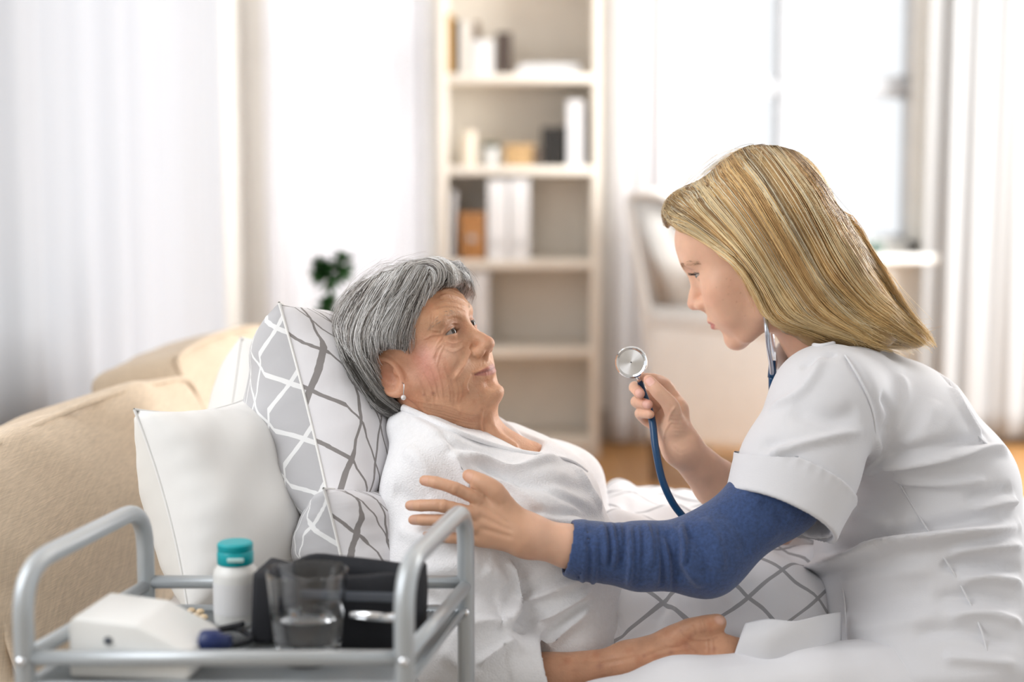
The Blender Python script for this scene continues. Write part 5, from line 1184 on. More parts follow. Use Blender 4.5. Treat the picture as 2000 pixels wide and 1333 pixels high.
    for k in range(n):
        rr = r * rg.uniform(.55, 1.35) * (1 - (1 - taper) * w ** 2.0) * np.clip(.6 + 4 * w, 0, 1)
        v, f = tube(c2w(H[k]), rr, nrad, False); vs.append(np.array(v)); fs_.append(np.array(f) + off); off += len(v)
        ci = lcol[lk[k]] if rg.random() < .68 else rg.choice(len(pal), p=PALW); c = np.array(pal[ci]) * rg.uniform(.88, 1.12); cc = c[None] * np.ones((npt, 1))
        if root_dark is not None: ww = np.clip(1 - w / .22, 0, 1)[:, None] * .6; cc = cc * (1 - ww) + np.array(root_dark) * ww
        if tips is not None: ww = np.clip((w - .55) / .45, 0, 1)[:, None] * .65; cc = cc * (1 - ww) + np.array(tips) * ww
        cs.append(np.repeat(cc, nrad, 0))
    me = np_mesh(name, np.concatenate(vs), np.concatenate(fs_), m); set_col(me, np.concatenate(cs)); return new_obj(name, me, parent, kind='stuff')
def build_blonde():
    X = warp_axis(C(1270, 0, 1.85)[0], C(1840, 0, 1.95)[0], .0032, .0032, []); Y = np.arange(C(0, 720, 1.9)[1], C(0, 255, 1.9)[1], .0032); v, f = extract(HF, X, Y, np.arange(1.77, 2.01, .0034)); v = smooth_mesh(v, f, 2, .4)
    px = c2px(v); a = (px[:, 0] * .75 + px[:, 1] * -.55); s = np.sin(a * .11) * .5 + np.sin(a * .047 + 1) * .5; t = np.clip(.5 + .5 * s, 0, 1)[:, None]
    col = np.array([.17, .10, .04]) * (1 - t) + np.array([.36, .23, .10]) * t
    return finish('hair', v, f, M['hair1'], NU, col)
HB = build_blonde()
PALW = [.22, .27, .16, .16, .19]
pal1 = [(.96, .66, .31), (1.0, .80, .48), (.70, .43, .19), (.32, .19, .085), (1.0, .90, .68)]
g1 = [[(1292, 422), (1352, 472), (1430, 508), (1463, 557), (1492, 618), (1540, 644)], [(1304, 386), (1368, 440), (1440, 500), (1480, 560), (1515, 622), (1580, 650)], [(1328, 348), (1385, 410), (1450, 485), (1500, 560), (1545, 622), (1640, 656)], [(1358, 314), (1420, 385), (1480, 470), (1530, 555), (1580, 622), (1690, 664)], [(1394, 288), (1455, 360), (1515, 455), (1565, 545), (1620, 615), (1738, 682)],
      [(1430, 274), (1490, 345), (1550, 440), (1600, 530), (1660, 605), (1772, 672)], [(1468, 268), (1525, 335), (1585, 430), (1635, 520), (1695, 595), (1798, 668)], [(1504, 270), (1560, 328), (1622, 415), (1672, 505), (1730, 585), (1808, 662)], [(1536, 280), (1582, 326), (1644, 406), (1698, 490), (1754, 578), (1812, 660)]]
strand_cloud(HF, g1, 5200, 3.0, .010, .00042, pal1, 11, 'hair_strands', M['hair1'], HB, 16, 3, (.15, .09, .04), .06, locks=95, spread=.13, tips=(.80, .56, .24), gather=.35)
PALW = [.3, .3, .2, .1, .1]
strand_cloud(HF, [[(1398, 312), (1350, 352), (1312, 400), (1292, 430)], [(1470, 286), (1440, 290), (1400, 307)], [(1515, 288), (1572, 330), (1640, 412)], [(1640, 412), (1720, 545), (1812, 660)], [(1700, 640), (1765, 668), (1830, 640)]], 90, 4, .012, .00026, pal1, 12, 'flyaway_hair', M['hair1'], HB, 14, 3, None, .7, proj=False)
# ================================================================== the old woman lying back
EL = thing('person', 'old grey-haired woman in a white robe leaning back on the lattice pillow', 'person')
p2_, f2_ = math.radians(25), math.radians(28)
e1 = np.array([math.cos(p2_), math.sin(p2_), 0]); UP2 = np.array([-math.sin(p2_), math.cos(p2_), 0])
HE = HeadFrame(C(829, 720, 1.85), math.cos(f2_) * AW + math.sin(f2_) * e1, math.cos(f2_) * e1 - math.sin(f2_) * AW, UP2, .955)
EF = Field()
EF.add(head_fn(HE, dict(jaw=.0475, nose=.0005, tip=1.0, ala=.95, lip=.88, smile=.0035, mw=1.2, eye_w=.0152, ear=1, earsc=.95, earz=.007, lid_up=.0037, lid_lo=.0028, cheek=.96, cheek_y=.0535, ck_z=-.003, chin_y=.0795, chin_z=-.0690, chin_r=.0155, mouth_r=.0262, mbx=.025, slit=0, eo=.0015, mouth_y=-.0022, mouth_z=-.0390, jz=.006, jy=-.002, eR=.0146, ex=.0285, ey=.0708, tilt=-.10)), [HE.glob((0, .0, .02))], .155, .01)
en = [HE.glob((0, -.012, -.035)), C(866, 815, 1.862), C(905, 895, 1.87)]
EF.add(lambda P: chain(P, en, [.055, .0535, .062], .01), en, .07, .03)
EF.add(lambda P: smin(chain(P, [C(880, 775, 1.84), C(925, 800, 1.838), C(945, 838, 1.842)], [.028, .020, .017], .01), chain(P, [C(905, 890, 1.86), C(975, 890, 1.85), C(1030, 905, 1.86)], [.04, .030, .03], .02), .02), [C(880, 775, 1.84), C(1030, 905, 1.86)], .05, .025)
EF.add(lambda P: chain(P, [C(945, 790, 1.822), C(952, 822, 1.822), C(968, 850, 1.820), C(1004, 872, 1.818)], [.0050, .0055, .0055, .0050], .004), [C(945, 790, 1.82), C(1004, 872, 1.82)], .02, .010)
et = [C(900, 930, 1.90), C(1010, 1030, 1.90), C(1090, 1200, 1.90)]
EF.add(lambda P: loft2(P, et, [.05, .07, .07], [.12, .13, .13]), et, .15, .03)
ea = [C(850, 960, 1.78), C(880, 1120, 1.755), C(925, 1322, 1.728), C(1075, 1326, 1.716), C(1225, 1297, 1.713)]
EF.add(lambda P: chain(P, ea, [.045, .040, .036, .0290, .0200], .01), ea, .06, .02)
ew = C(1228, 1296, 1.713)
Eidx = digit([(1366, 1252, 1.706), (1412, 1254, 1.700), (1446, 1262, 1.704), (1470, 1268, 1.708)], .0094, .0074)
Emid = digit([(1366, 1266, 1.700), (1414, 1268, 1.694), (1450, 1274, 1.698), (1476, 1280, 1.702)], .0094, .0074)
Erin = digit([(1358, 1280, 1.697), (1405, 1284, 1.690), (1440, 1288, 1.694), (1462, 1292, 1.698)], .0090, .0070)
Epin = digit([(1346, 1292, 1.697), (1385, 1298, 1.690), (1412, 1302, 1.694), (1430, 1304, 1.698)], .0080, .0062)
Ethu = digit([(1306, 1254, 1.712), (1344, 1232, 1.704), (1378, 1223, 1.700), (1403, 1217, 1.700)], .0140, .0098)
Epalm = [(ew, C(1358, 1254, 1.708), .0200, .0125), (ew, C(1356, 1268, 1.703), .0200, .0125), (ew, C(1350, 1281, 1.700), .0195, .0120), (ew, C(1340, 1292, 1.700), .0185, .0110), (ew, C(1318, 1252, 1.712), .0195, .0150)]
EF.add(hand_fn(Epalm, [Eidx, Emid, Erin, Epin], Ethu, .007), [C(1225, 1210, 1.70), C(1480, 1310, 1.72)], .035, .012)
def build_elder_body():
    s = 1.85 / FPX; xs = lambda a, b: ((a - 1000) * s, (b - 1000) * s); ys = lambda a, b: ((666.5 - b) * s, (666.5 - a) * s)
    X = warp_axis(C(655, 0, 1.85)[0], C(1490, 0, 1.73)[0], .006, .0013, [xs(770, 1000), xs(1215, 1420)]); Y = warp_axis(C(0, 1390, 1.75)[1], C(0, 490, 1.88)[1], .006, .0013, [ys(580, 860), ys(1180, 1260)])
    Z = warp_axis(1.66, 2.06, .006, .0015, [(1.69, 1.72), (1.75, 1.86)])
    v, f = extract(EF, X, Y, Z); v = smooth_mesh(v, f, 2, .35); q = HE.loc(v); N_ = vnormals(v, f)
    W = []
    A = lambda L, a, w: W.append((L, a, w))
    A([(922, 668), (915, 680), (920, 692), (930, 696)], -.0016, .0014); A([(921, 682), (914, 697), (906, 713), (895, 729), (888, 743)], -.0030, .0026); A([(911, 680), (902, 700), (893, 717), (882, 733)], .0018, .005); A([(921, 729), (914, 740), (910, 755), (915, 770)], -.0020, .0018); A([(842, 610), (839, 626), (838, 642)], -.0006, .0010); A([(847, 614), (845, 630), (844, 646)], -.0006, .0010); A([(852, 618), (850, 634), (848, 650)], -.0006, .0010)
    for L in ([(864, 659), (855, 671), (846, 690)], [(862, 654), (842, 656), (828, 664)], [(866, 668), (852, 684), (846, 700)], [(860, 648), (842, 644)], [(868, 673), (858, 694), (853, 716)]): A(L, -.0012, .0011)
    A([(867, 666), (884, 672), (904, 664)], -.0014, .0012); A([(862, 678), (884, 688), (906, 678)], -.0008, .0013); A([(868, 672), (886, 680), (904, 671)], .0008, .0022)
    A([(918, 730), (930, 727), (942, 723), (950, 720), (958, 716)], -.0024, .0012); A([(863, 655), (867, 646), (874, 637), (884, 631), (898, 632)], -.0020, .0013); A([(858, 648), (870, 628), (890, 622), (908, 632)], .0009, .0022)
    for k in range(4): A([(846 + 4 * k, 604 - 11 * k), (868 + 3 * k, 598 - 11 * k), (892 + 2 * k, 600 - 9 * k), (912, 610 - 9 * k)], -.0011, .0013)
    for L in ([(828, 728), (842, 758), (848, 790)], [(866, 712), (876, 752), (880, 790)], [(848, 700), (860, 742), (866, 782)], [(886, 730), (894, 760), (892, 788)], [(840, 715), (850, 750), (856, 786)], [(876, 735), (884, 765), (884, 795)], [(815, 735), (826, 762), (834, 786)], [(898, 745), (902, 766), (898, 786)]): A(L, -.0007, .0013)
    for L in ([(928, 760), (938, 772), (940, 786)], [(945, 742), (958, 740)], [(936, 716), (934, 724)], [(946, 704), (944, 712)], [(940, 708), (938, 716)], [(950, 730), (950, 738)], [(940, 735), (938, 742)]): A(L, -.0005, .0009)
    A([(850, 690), (880, 700), (905, 690)], .0012, .010); A([(842, 770), (870, 790), (900, 792)], .0016, .009)
    rg = np.random.default_rng(4)
    for k in range(13): o = rg.uniform(-1.5, 1.5); A([(784 + 5 * k, 770 + 3 * k + o), (822 + 2.5 * k, 784 + 4.4 * k + o), (868, 793 + 5 * k + o), (912, 806 + 4.6 * k + o), (938, 812 + 4.2 * k)], -.0017 * rg.uniform(.6, 1.2), .0013)
    for k in range(5): A([(800 + 14 * k, 768 + 6 * k), (812 + 14 * k, 790 + 6 * k), (818 + 14 * k, 812 + 6 * k)], -.0005, .0012)
    A([(941, 800), (940, 822), (946, 850), (965, 868)], -.0030, .0022)
    for L in ([(1330, 1232), (1345, 1246), (1370, 1250), (1400, 1246)], [(1352, 1222), (1358, 1238)], [(1372, 1212), (1376, 1234)], [(1366, 1214), (1370, 1236)], [(1300, 1262), (1330, 1262)], [(1380, 1245), (1384, 1275)], [(1390, 1245), (1394, 1275)], [(1340, 1255), (1360, 1275)]): A(L, -.0010, .0014)
    for L in ([(1255, 1285), (1300, 1268), (1362, 1256)], [(1262, 1292), (1310, 1280), (1360, 1270)], [(1120, 1300), (1180, 1296), (1250, 1282)]): A(L, .0014, .0028)
    creases(EF, v, f, W, 1.5, 2.0)
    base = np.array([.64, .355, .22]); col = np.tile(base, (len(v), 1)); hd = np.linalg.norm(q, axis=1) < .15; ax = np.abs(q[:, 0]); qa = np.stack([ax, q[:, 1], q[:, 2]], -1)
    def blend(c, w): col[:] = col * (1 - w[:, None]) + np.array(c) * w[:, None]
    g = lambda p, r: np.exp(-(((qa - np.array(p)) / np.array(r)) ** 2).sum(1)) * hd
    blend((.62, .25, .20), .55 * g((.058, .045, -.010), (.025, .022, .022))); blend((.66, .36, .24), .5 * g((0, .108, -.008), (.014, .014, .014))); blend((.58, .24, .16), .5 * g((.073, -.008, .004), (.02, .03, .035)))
    blend((.60, .31, .16), .6 * g((.02, .08, .065), (.04, .03, .024))); blend((.80, .53, .43), .6 * g((.046, .062, .004), (.016, .02, .014))); blend((.64, .27, .24), .5 * g((.060, .045, .012), (.014, .018, .022))); blend((.34, .17, .11), .65 * g((.018, .083, .026), (.009, .016, .013))); blend((.42, .21, .13), .5 * g((.030, .085, .036), (.016, .02, .009)))  # cheekbone highlight and eye-socket shade painted into the skin colour
    lw = np.clip(1.2 - (np.abs(q[:, 2] + .0397 - .0035 * np.clip(ax / .03, 0, 1) ** 2) / (.0068 * np.clip(1 - (ax / .0305) ** 2, .05, 1))) ** 2, 0, 1) * (q[:, 1] > .066) * (ax < .0305) * hd; blend((.42, .14, .13), np.clip(lw * 1.2, 0, .7)); blend((.22, .07, .06), .75 * np.exp(-((q[:, 2] + .0390 - .0035 * np.clip(ax / .03, 0, 1) ** 2) / .0011) ** 2) * (q[:, 1] > .068) * (ax < .029) * hd)  # dark line between the lips is painted shade of the mouth groove
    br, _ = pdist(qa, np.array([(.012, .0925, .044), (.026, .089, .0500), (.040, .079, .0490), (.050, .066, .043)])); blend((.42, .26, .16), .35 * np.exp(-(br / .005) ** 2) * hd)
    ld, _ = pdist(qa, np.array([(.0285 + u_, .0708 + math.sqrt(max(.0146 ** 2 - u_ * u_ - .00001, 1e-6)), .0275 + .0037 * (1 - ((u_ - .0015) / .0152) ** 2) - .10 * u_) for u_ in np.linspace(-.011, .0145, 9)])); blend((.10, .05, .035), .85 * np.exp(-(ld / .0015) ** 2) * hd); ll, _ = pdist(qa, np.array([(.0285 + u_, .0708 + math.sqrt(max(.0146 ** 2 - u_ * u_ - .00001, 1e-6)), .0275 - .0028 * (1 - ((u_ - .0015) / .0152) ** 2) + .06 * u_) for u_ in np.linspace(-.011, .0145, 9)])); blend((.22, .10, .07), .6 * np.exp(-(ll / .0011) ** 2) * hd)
    for L, a, w_ in W:  # wrinkle grooves get their shade painted as darker skin colour
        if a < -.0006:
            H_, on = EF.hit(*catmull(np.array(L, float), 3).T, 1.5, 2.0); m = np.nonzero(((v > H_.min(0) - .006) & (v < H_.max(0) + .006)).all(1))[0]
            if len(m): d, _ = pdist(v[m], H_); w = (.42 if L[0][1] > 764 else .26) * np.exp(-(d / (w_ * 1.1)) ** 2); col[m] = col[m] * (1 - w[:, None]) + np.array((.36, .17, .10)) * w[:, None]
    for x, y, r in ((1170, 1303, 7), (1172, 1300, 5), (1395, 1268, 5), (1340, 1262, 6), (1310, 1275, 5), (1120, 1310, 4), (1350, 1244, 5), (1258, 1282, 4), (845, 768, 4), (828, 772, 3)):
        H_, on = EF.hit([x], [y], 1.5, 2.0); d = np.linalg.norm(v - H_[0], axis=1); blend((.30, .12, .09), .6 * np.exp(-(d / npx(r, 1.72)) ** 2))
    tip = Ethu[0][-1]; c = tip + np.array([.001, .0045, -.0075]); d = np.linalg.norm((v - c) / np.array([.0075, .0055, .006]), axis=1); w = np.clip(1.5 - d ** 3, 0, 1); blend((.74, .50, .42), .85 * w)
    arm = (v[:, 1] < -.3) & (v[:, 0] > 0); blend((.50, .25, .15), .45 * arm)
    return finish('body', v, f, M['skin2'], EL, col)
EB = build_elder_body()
gz = uni(np.array([.05, 1, .0]))
for sd in (-1, 1): eyeball('eyeball', HE, sd, gz, EB, (.035, .022, .015), .0133, (.30, .25, .22), .0285, .0708)
brow_hairs(HE, EF, [(.011, .0925, .045), (.026, .089, .0512), (.040, .079, .0500), (.050, .066, .0445)], 20, mat('pale_brow_hair', (.42, .33, .27), .6), EB, .007, .00018)
# earring
er = B(); q0 = HE.glob((-.0745, -.0005, -.0285)); lob = w2c(c2w(C(787, 757, 1.782)))
er.tube(c2w(np.array([C(786, 748, 1.776), C(789, 752, 1.772), C(788.5, 762, 1.772), C(788, 771, 1.773)])), .0007, 8, True, 4).build('earring_hook', M['chrome'], EL)
bm = bmesh.new(); bmesh.ops.create_uvsphere(bm, u_segments=20, v_segments=14, radius=.0034); v = [tuple(np.array(q.co) + c2w(C(788, 777, 1.773))) for q in bm.verts]; f = [[q.index for q in k.verts] for k in bm.faces]; bm.free()
new_obj('pearl', mesh('pearl', v, f, mat('pearl', (.75, .70, .68), .12, spec=.8, coat=.6)), EL)

# ------------------------------------------------------------------ white robe
M['robe'] = mat('white_terry_cloth', (.86, .855, .87), .95, noise=.03, nscale=200, bump=.5, bscale=480, sheen=.3)
M['blouse'] = mat('white_crinkled_cotton', (.80, .79, .81), .9, noise=.03, nscale=90, bump=.8, bscale=190, sheen=.2)
RF = Field()
rA = [C(872, 885, 1.875), C(1015, 1003, 1.90), C(1072, 1120, 1.90), C(1110, 1270, 1.88)]
RF.add(lambda P: loft2(P, rA, [npx(84), npx(156), npx(148), npx(150)], [.135, .165, .16, .15]), rA, .20, .02)
RF.add(lambda P: chain(P, [C(806, 838, 1.815), C(850, 905, 1.80)], [.034, .055], .01), [C(806, 838, 1.815), C(850, 905, 1.80)], .07, .03)
fa = [C(985, 905, 2.00), C(1100, 950, 2.03), C(1130, 1060, 2.02)]
RF.add(lambda P: chain(P, fa, [.055, .055, .05], .02), fa, .08, .04)
rs = [C(838, 955, 1.785), C(868, 1090, 1.757), C(908, 1262, 1.733), C(985, 1318, 1.718), C(1068, 1322, 1.714), C(1105, 1318, 1.713)]
rax = uni(rs[4] - rs[3]); rend = C(1074, 1312, 1.714)
def rsl(P):
    r = chain(P, rs, [.062, .0655, .058, .044, .037, .036], .03); s = (P - rend) @ uni(rax + np.array([0, .25, 0])); d = smax(r, s, .005); rc = smax(r - .0030, np.abs(s + .021) - .021, .004); d = np.minimum(d, rc); return smax(d, -smax(r + .005, -(s + .03), .002), .002)
RF.add(rsl, rs, .08, .025)
pa, pb_, pc_ = C(776, 782, 1.78), C(1015, 880, 1.79), C(1005, 838, 1.98); pn = uni(np.cross(pb_ - pa, pc_ - pa)); pn = pn if pn[1] > 0 else -pn
RF.add(lambda P: np.maximum(-((P - pa) @ pn), np.linalg.norm(P - C(885, 800, 1.86), axis=1) - .125), [C(885, 800, 1.86)], .13, .006, 's')
RF.add(lambda P: chain(P, [en[0], C(868, 812, 1.862), C(900, 868, 1.868), C(990, 872, 1.855)], [.066, .060, .052, .026], .01), en, .12, .006, 's')
def build_robe():
    X = np.arange(C(700, 0, 1.9)[0], C(1215, 0, 2.0)[0], .0032); Y = np.arange(C(0, 1420, 1.74)[1], C(0, 770, 1.9)[1], .0032); Z = np.arange(1.655, 2.11, .0040)
    v, f = extract(RF, X, Y, Z); v = smooth_mesh(v, f, 1, .4)
    it = [([(885, 884), (940, 895), (1000, 915), (1060, 900), (1110, 893)], -.006, .0045), ([(900, 898), (980, 925), (1060, 950), (1130, 985), (1170, 1010)], .005, .008), ([(900, 890), (960, 930), (1020, 960), (1080, 1010)], -.004, .008), ([(880, 882), (905, 930), (920, 960)], -.007, .005),
          ([(1040, 1010), (1100, 1020), (1172, 1030)], -.004, .006), ([(1030, 1000), (1100, 1005), (1170, 1012)], .004, .007), ([(1000, 950), (1080, 940), (1160, 960)], .004, .012), ([(1120, 905), (1150, 950), (1172, 1000)], -.004, .006),
          ([(986, 1092), (1000, 1150), (990, 1228)], -.012, .008), ([(1000, 1182), (1075, 1155), (1150, 1125)], -.005, .004), ([(1000, 1175), (1075, 1146), (1150, 1114)], .003, .006), ([(1040, 1225), (1100, 1190), (1158, 1150)], -.006, .005), ([(1070, 1260), (1110, 1225), (1152, 1186)], -.006, .005), ([(1062, 1250), (1104, 1214), (1148, 1174)], .004, .006), ([(1010, 1140), (1080, 1110), (1150, 1090)], -.003, .009),
          ([(940, 1110), (975, 1125), (985, 1150)], -.005, .010), ([(870, 1180), (930, 1160), (985, 1170)], .005, .014), ([(890, 1230), (950, 1215), (1000, 1226)], -.007, .008), ([(960, 1222), (1000, 1222), (1022, 1240)], .008, .008), ([(930, 1300), (975, 1270), (1005, 1255)], -.009, .006), ([(860, 1270), (900, 1300), (930, 1330)], -.005, .012), ([(790, 880), (820, 900), (850, 960)], -.004, .010), ([(770, 1030), (830, 1050), (900, 1060)], -.004, .013), ([(765, 960), (800, 980), (840, 985)], .003, .012), ([(800, 1120), (870, 1110), (940, 1090)], -.004, .012), ([(790, 1160), (850, 1180), (900, 1240)], .004, .013),
          ([(800, 815), (850, 850), (880, 880)], -.003, .006), ([(850, 850), (900, 875), (980, 890)], .004, .008)]
    v, f = largest(v, f)
    creases(RF, v, f, [(L, a * 1.5, max(w * .85, .0060)) for L, a, w in it], 1.5, 2.15)
    rg = np.random.default_rng(9); N_ = vnormals(v, f); rip = np.zeros(len(v))
    for k in range(10): d = uni(rg.normal(size=3)); rip += np.sin(v @ d * rg.uniform(30, 95) + rg.uniform(0, 6))
    v = v + N_ * (rip * .0007)[:, None]
    return finish('robe', v, f, M['robe'], EL)
RB = build_robe()
g = B(); L, on = RF.hit(*catmull(np.array([(783, 797), (830, 817), (886, 843), (940, 862), (990, 878), (1031, 886), (1073, 891), (1120, 903), (1150, 925)], float), 8).T, 1.5, 2.2); L = smooth_mesh(L, np.array([[i, i + 1] for i in range(len(L) - 1)]), 4, .5)
g.tube(c2w(L + np.array([0, .001, -.001])), np.linspace(.0052, .0012, len(L)), 10); L, on = RF.hit(*catmull(np.array([(962, 814), (990, 832), (1012, 850), (1030, 876)], float), 8).T, 1.5, 2.2); g.tube(c2w(smooth_mesh(L, np.array([[i, i + 1] for i in range(len(L) - 1)]), 3, .5)), np.linspace(.005, .003, len(L)), 10); g.build('neckline_hem', M['robe'], RB)

# ------------------------------------------------------------------ grey hair
EH = Field()
EH.add(lambda P: ell(HE.loc(P), (0, -.017, .057), (.083, .099, .086)), [HE.glob((0, -.01, .06))], .12, .01)
wv = [C(806, 552, 1.80), C(850, 547, 1.81), C(890, 562, 1.84), C(908, 588, 1.885)]
EH.add(lambda P: chain(P, wv, [.027, .027, .021, .014], .01), wv, .05, .02)
EH.add(lambda P: chain(P, [C(722, 690, 1.81), C(762, 770, 1.815), C(785, 800, 1.84)], [.035, .028, .02], .01), [C(722, 690, 1.81), C(785, 800, 1.84)], .05, .03)
fp = [(960, 560), (925, 580), (905, 580), (880, 566), (854, 563), (838, 586), (822, 608), (811, 640), (815, 668), (806, 690), (797, 696), (786, 684), (764, 682), (741, 685), (727, 700), (736, 750), (752, 782), (774, 806), (800, 900), (1100, 900), (1100, 600)]
ep2 = np.array([HE.loc(C(x, y, 1.785)[None])[0][1:] for x, y in fp])
EH.add(lambda P: poly2(HE.loc(P)[:, 1:], ep2), [HE.O], .30, .010, 's')
def build_grey():
    v, f = extract(EH, np.arange(C(640, 0, 1.9)[0], C(945, 0, 1.85)[0], .003), np.arange(C(0, 830, 1.85)[1], C(0, 490, 1.9)[1], .003), np.arange(1.745, 1.98, .003)); v = smooth_mesh(v, f, 2, .4); px = c2px(v)
    t = np.clip(.5 + .5 * np.sin(px[:, 0] * .12 + px[:, 1] * .05 + 2 * np.sin(px[:, 1] * .03)), 0, 1)[:, None]; return finish('hair', v, f, M['hair2'], EL, np.array([.07, .065, .062]) * (1 - t) + np.array([.17, .165, .16]) * t)  # shell coloured dark to stand for shaded hair under the strands
GH = build_grey()
pal2 = [(.70, .685, .67), (.52, .49, .46), (.33, .30, .275), (.14, .12, .11), (.88, .87, .86)]; PALW = [.30, .26, .18, .10, .16]
ga = [[(772, 515), (715, 545), (676, 590), (660, 640), (684, 690)], [(786, 512), (730, 560), (694, 620), (690, 670), (722, 725)], [(800, 510), (748, 565), (712, 625), (712, 690), (752, 765)], [(812, 510), (764, 570), (734, 630), (728, 675), (738, 700)], [(824, 512), (780, 568), (752, 628), (744, 672), (752, 694)], [(836, 516), (796, 565), (772, 622), (764, 668), (768, 690)], [(846, 522), (812, 565), (790, 618), (784, 660), (786, 692)], [(852, 530), (824, 570), (806, 615), (800, 655), (800, 702)]]
strand_cloud(EH, ga, 2800, 4.6, .012, .00040, pal2, 21, 'hair_strands', M['hair2'], GH, 14, 3, None, .25, locks=120, spread=.16, gather=.5, freq=8, amp=4.2, smin_=.55)
gb = [[(800, 512), (832, 503), (862, 512), (872, 540), (850, 564)], [(806, 522), (836, 512), (858, 522), (860, 545), (842, 575)], [(815, 532), (838, 526), (848, 545), (836, 575), (822, 604)], [(824, 545), (838, 545), (834, 575), (818, 608), (812, 640)]]
strand_cloud(EH, gb, 620, 2.6, .009, .00046, pal2, 22, 'front_wave', M['hair2'], GH, 14, 4, None, .08, locks=50, spread=.2, gather=.5)
gc = [[(834, 510), (862, 504), (886, 528), (886, 556), (868, 568)], [(845, 508), (876, 502), (900, 522), (900, 555), (880, 568)], [(860, 508), (890, 512), (910, 540), (914, 565), (905, 582)], [(870, 515), (900, 530), (918, 558), (924, 575), (922, 590)]]
strand_cloud(EH, gc, 900, 2.6, .008, .00042, [(.80, .80, .81), (.62, .61, .61), (.42, .41, .40), (.25, .24, .23), (.88, .88, .88)], 23, 'front_wave', M['hair2'], GH, 14, 4, None, .12, locks=40, spread=.2, gather=.4)
strand_cloud(EH, [[(852, 504), (870, 516), (878, 538), (872, 562)], [(868, 505), (886, 522), (891, 543), (886, 563)], [(882, 509), (899, 528), (904, 549), (900, 568)]], 420, 2.4, .008, .00042, pal2, 27, 'front_wave', M['hair2'], GH, 12, 4, None, .08, locks=30, spread=.25, gather=.3)
gd = [[(656, 630), (668, 690), (700, 750), (742, 796), (784, 815)], [(674, 640), (694, 696), (726, 750), (758, 786), (788, 806)], [(686, 650), (704, 700), (730, 745), (756, 777), (780, 799)], [(704, 660), (716, 705), (733, 742), (752, 772), (772, 792)]]
strand_cloud(EH, gd, 700, 2.4, .006, .00044, [(.30, .29, .28), (.20, .19, .18), (.12, .11, .10), (.06, .055, .05), (.45, .44, .43)], 24, 'nape_hair', M['hair2'], GH, 12, 4, None, .05, locks=40, spread=.2)
strand_cloud(EH, [[(660, 640), (668, 590), (700, 545), (760, 512)], [(760, 512), (800, 506), (860, 498), (905, 515)], [(905, 515), (925, 545), (932, 590)]], 130, 5, .012, .00022, pal2, 25, 'flyaway_hair', M['hair2'], GH, 12, 3, None, .9, proj=False)

# ------------------------------------------------------------------ duvet over her lap
DV = thing('duvet', 'white duvet with grey lattice lines over the old woman\'s lap', 'duvet')
rows = [[(1150, 985, 2.420), (1200, 968, 2.400), (1270, 962, 2.400), (1350, 966, 2.400), (1470, 975, 2.400), (1640, 985, 2.450), (1840, 990, 2.540)],
        [(1178, 962, 2.200), (1198, 951, 2.180), (1265, 956, 2.180), (1345, 966, 2.180), (1460, 990, 2.180), (1640, 1010, 2.230), (1840, 1020, 2.320)],
        [(1170, 1020, 2.000), (1200, 1012, 1.980), (1270, 1016, 1.980), (1350, 1025, 1.980), (1460, 1040, 1.980), (1640, 1060, 2.030), (1840, 1070, 2.140)],
        [(1152, 1090, 1.900), (1200, 1085, 1.865), (1280, 1082, 1.860), (1360, 1075, 1.860), (1460, 1085, 1.860), (1630, 1110, 1.920), (1800, 1130, 2.040)],
        [(1148, 1150, 1.850), (1200, 1150, 1.815), (1280, 1142, 1.810), (1370, 1128, 1.810), (1470, 1128, 1.810), (1620, 1140, 1.870), (1780, 1170, 2.000)],
        [(1152, 1210, 1.820), (1195, 1210, 1.785), (1280, 1200, 1.780), (1380, 1190, 1.775), (1470, 1185, 1.775), (1610, 1190, 1.830), (1780, 1220, 1.970)],
        [(1120, 1285, 1.790), (1190, 1275, 1.758), (1280, 1262, 1.752), (1380, 1245, 1.748), (1470, 1240, 1.748), (1610, 1240, 1.800), (1780, 1270, 1.940)],
        [(1120, 1330, 1.775), (1190, 1328, 1.755), (1280, 1318, 1.750), (1380, 1305, 1.745), (1480, 1302, 1.745), (1610, 1300, 1.800), (1780, 1310, 1.940)]]
G_, f = cloth_patch(rows, 12, 10); h, w = G_.shape[:2]; V0 = G_.reshape(-1, 3).copy()
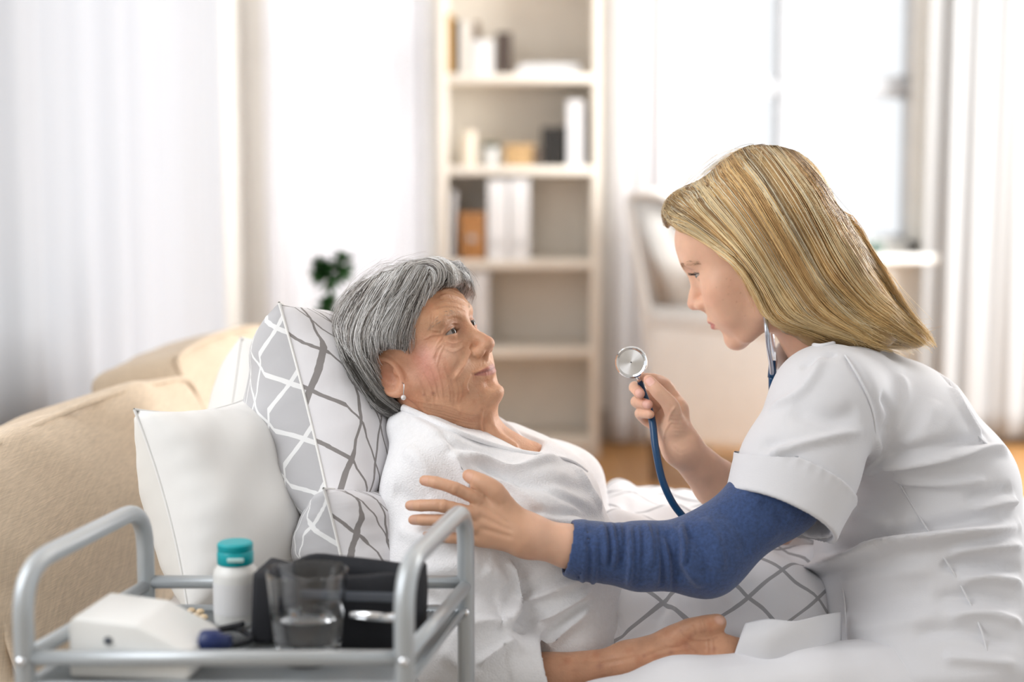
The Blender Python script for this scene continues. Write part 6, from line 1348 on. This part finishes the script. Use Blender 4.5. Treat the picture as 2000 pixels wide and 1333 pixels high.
du = np.linalg.norm(np.diff(G_, axis=1), axis=2); dv = np.linalg.norm(np.diff(G_, axis=0), axis=2); uu = np.concatenate([np.zeros((h, 1)), np.cumsum(du, 1)], 1); vv = np.concatenate([np.zeros((1, w)), np.cumsum(dv, 0)], 0)
uv = np.stack([uu, vv], -1).reshape(-1, 2); tri = np.array(f); rg = np.random.default_rng(14); cc = w2c(V0); N_ = vnormals(cc, tri); N_ *= np.sign((N_ * -cc).sum(1).mean())
for k in range(16): d = rg.normal(size=2); d /= np.linalg.norm(d); cc += N_ * (rg.uniform(.0006, .0018) * np.sin(uv @ d * rg.uniform(25, 80) + rg.uniform(0, 6) + 1.2 * np.sin(uv[:, 0] * 22)))[:, None]
def dline(L, dl): q = catmull(np.array(L, float), 6); return np.stack([C(x, y, d) for x, y, d in q])
for L, a, wd in (([(1160, 1180, 1.80), (1200, 1210, 1.785), (1215, 1250, 1.765)], -.006, .007), ([(1290, 1140, 1.80), (1300, 1180, 1.785), (1275, 1215, 1.77)], -.006, .006), ([(1305, 1130, 1.80), (1318, 1180, 1.78), (1300, 1220, 1.77)], .005, .008), ([(1345, 1170, 1.78), (1362, 1205, 1.77)], -.005, .006), ([(1420, 1180, 1.77), (1440, 1150, 1.79), (1470, 1120, 1.81)], .004, .010), ([(1500, 1200, 1.77), (1540, 1160, 1.79), (1560, 1120, 1.82)], -.004, .009), ([(1200, 1255, 1.76), (1250, 1240, 1.76), (1290, 1220, 1.765)], -.005, .006), ([(1160, 1250, 1.79), (1175, 1275, 1.77), (1165, 1300, 1.77)], -.004, .004), ([(1215, 975, 2.12), (1225, 1010, 2.0), (1205, 1030, 1.97)], -.005, .009)):
    crease(cc, N_, dline(L, 0), a, wd)
root = DV; o = new_obj('duvet_cover', mesh('duvet_cover', c2w(cc), f, M['pats'], True, uv), DV); sm = o.modifiers.new('thick', 'SOLIDIFY'); sm.thickness = .018; sm.offset = -1 if (np.cross(V0[1] - V0[0], V0[w] - V0[0])[2] > 0) else 1
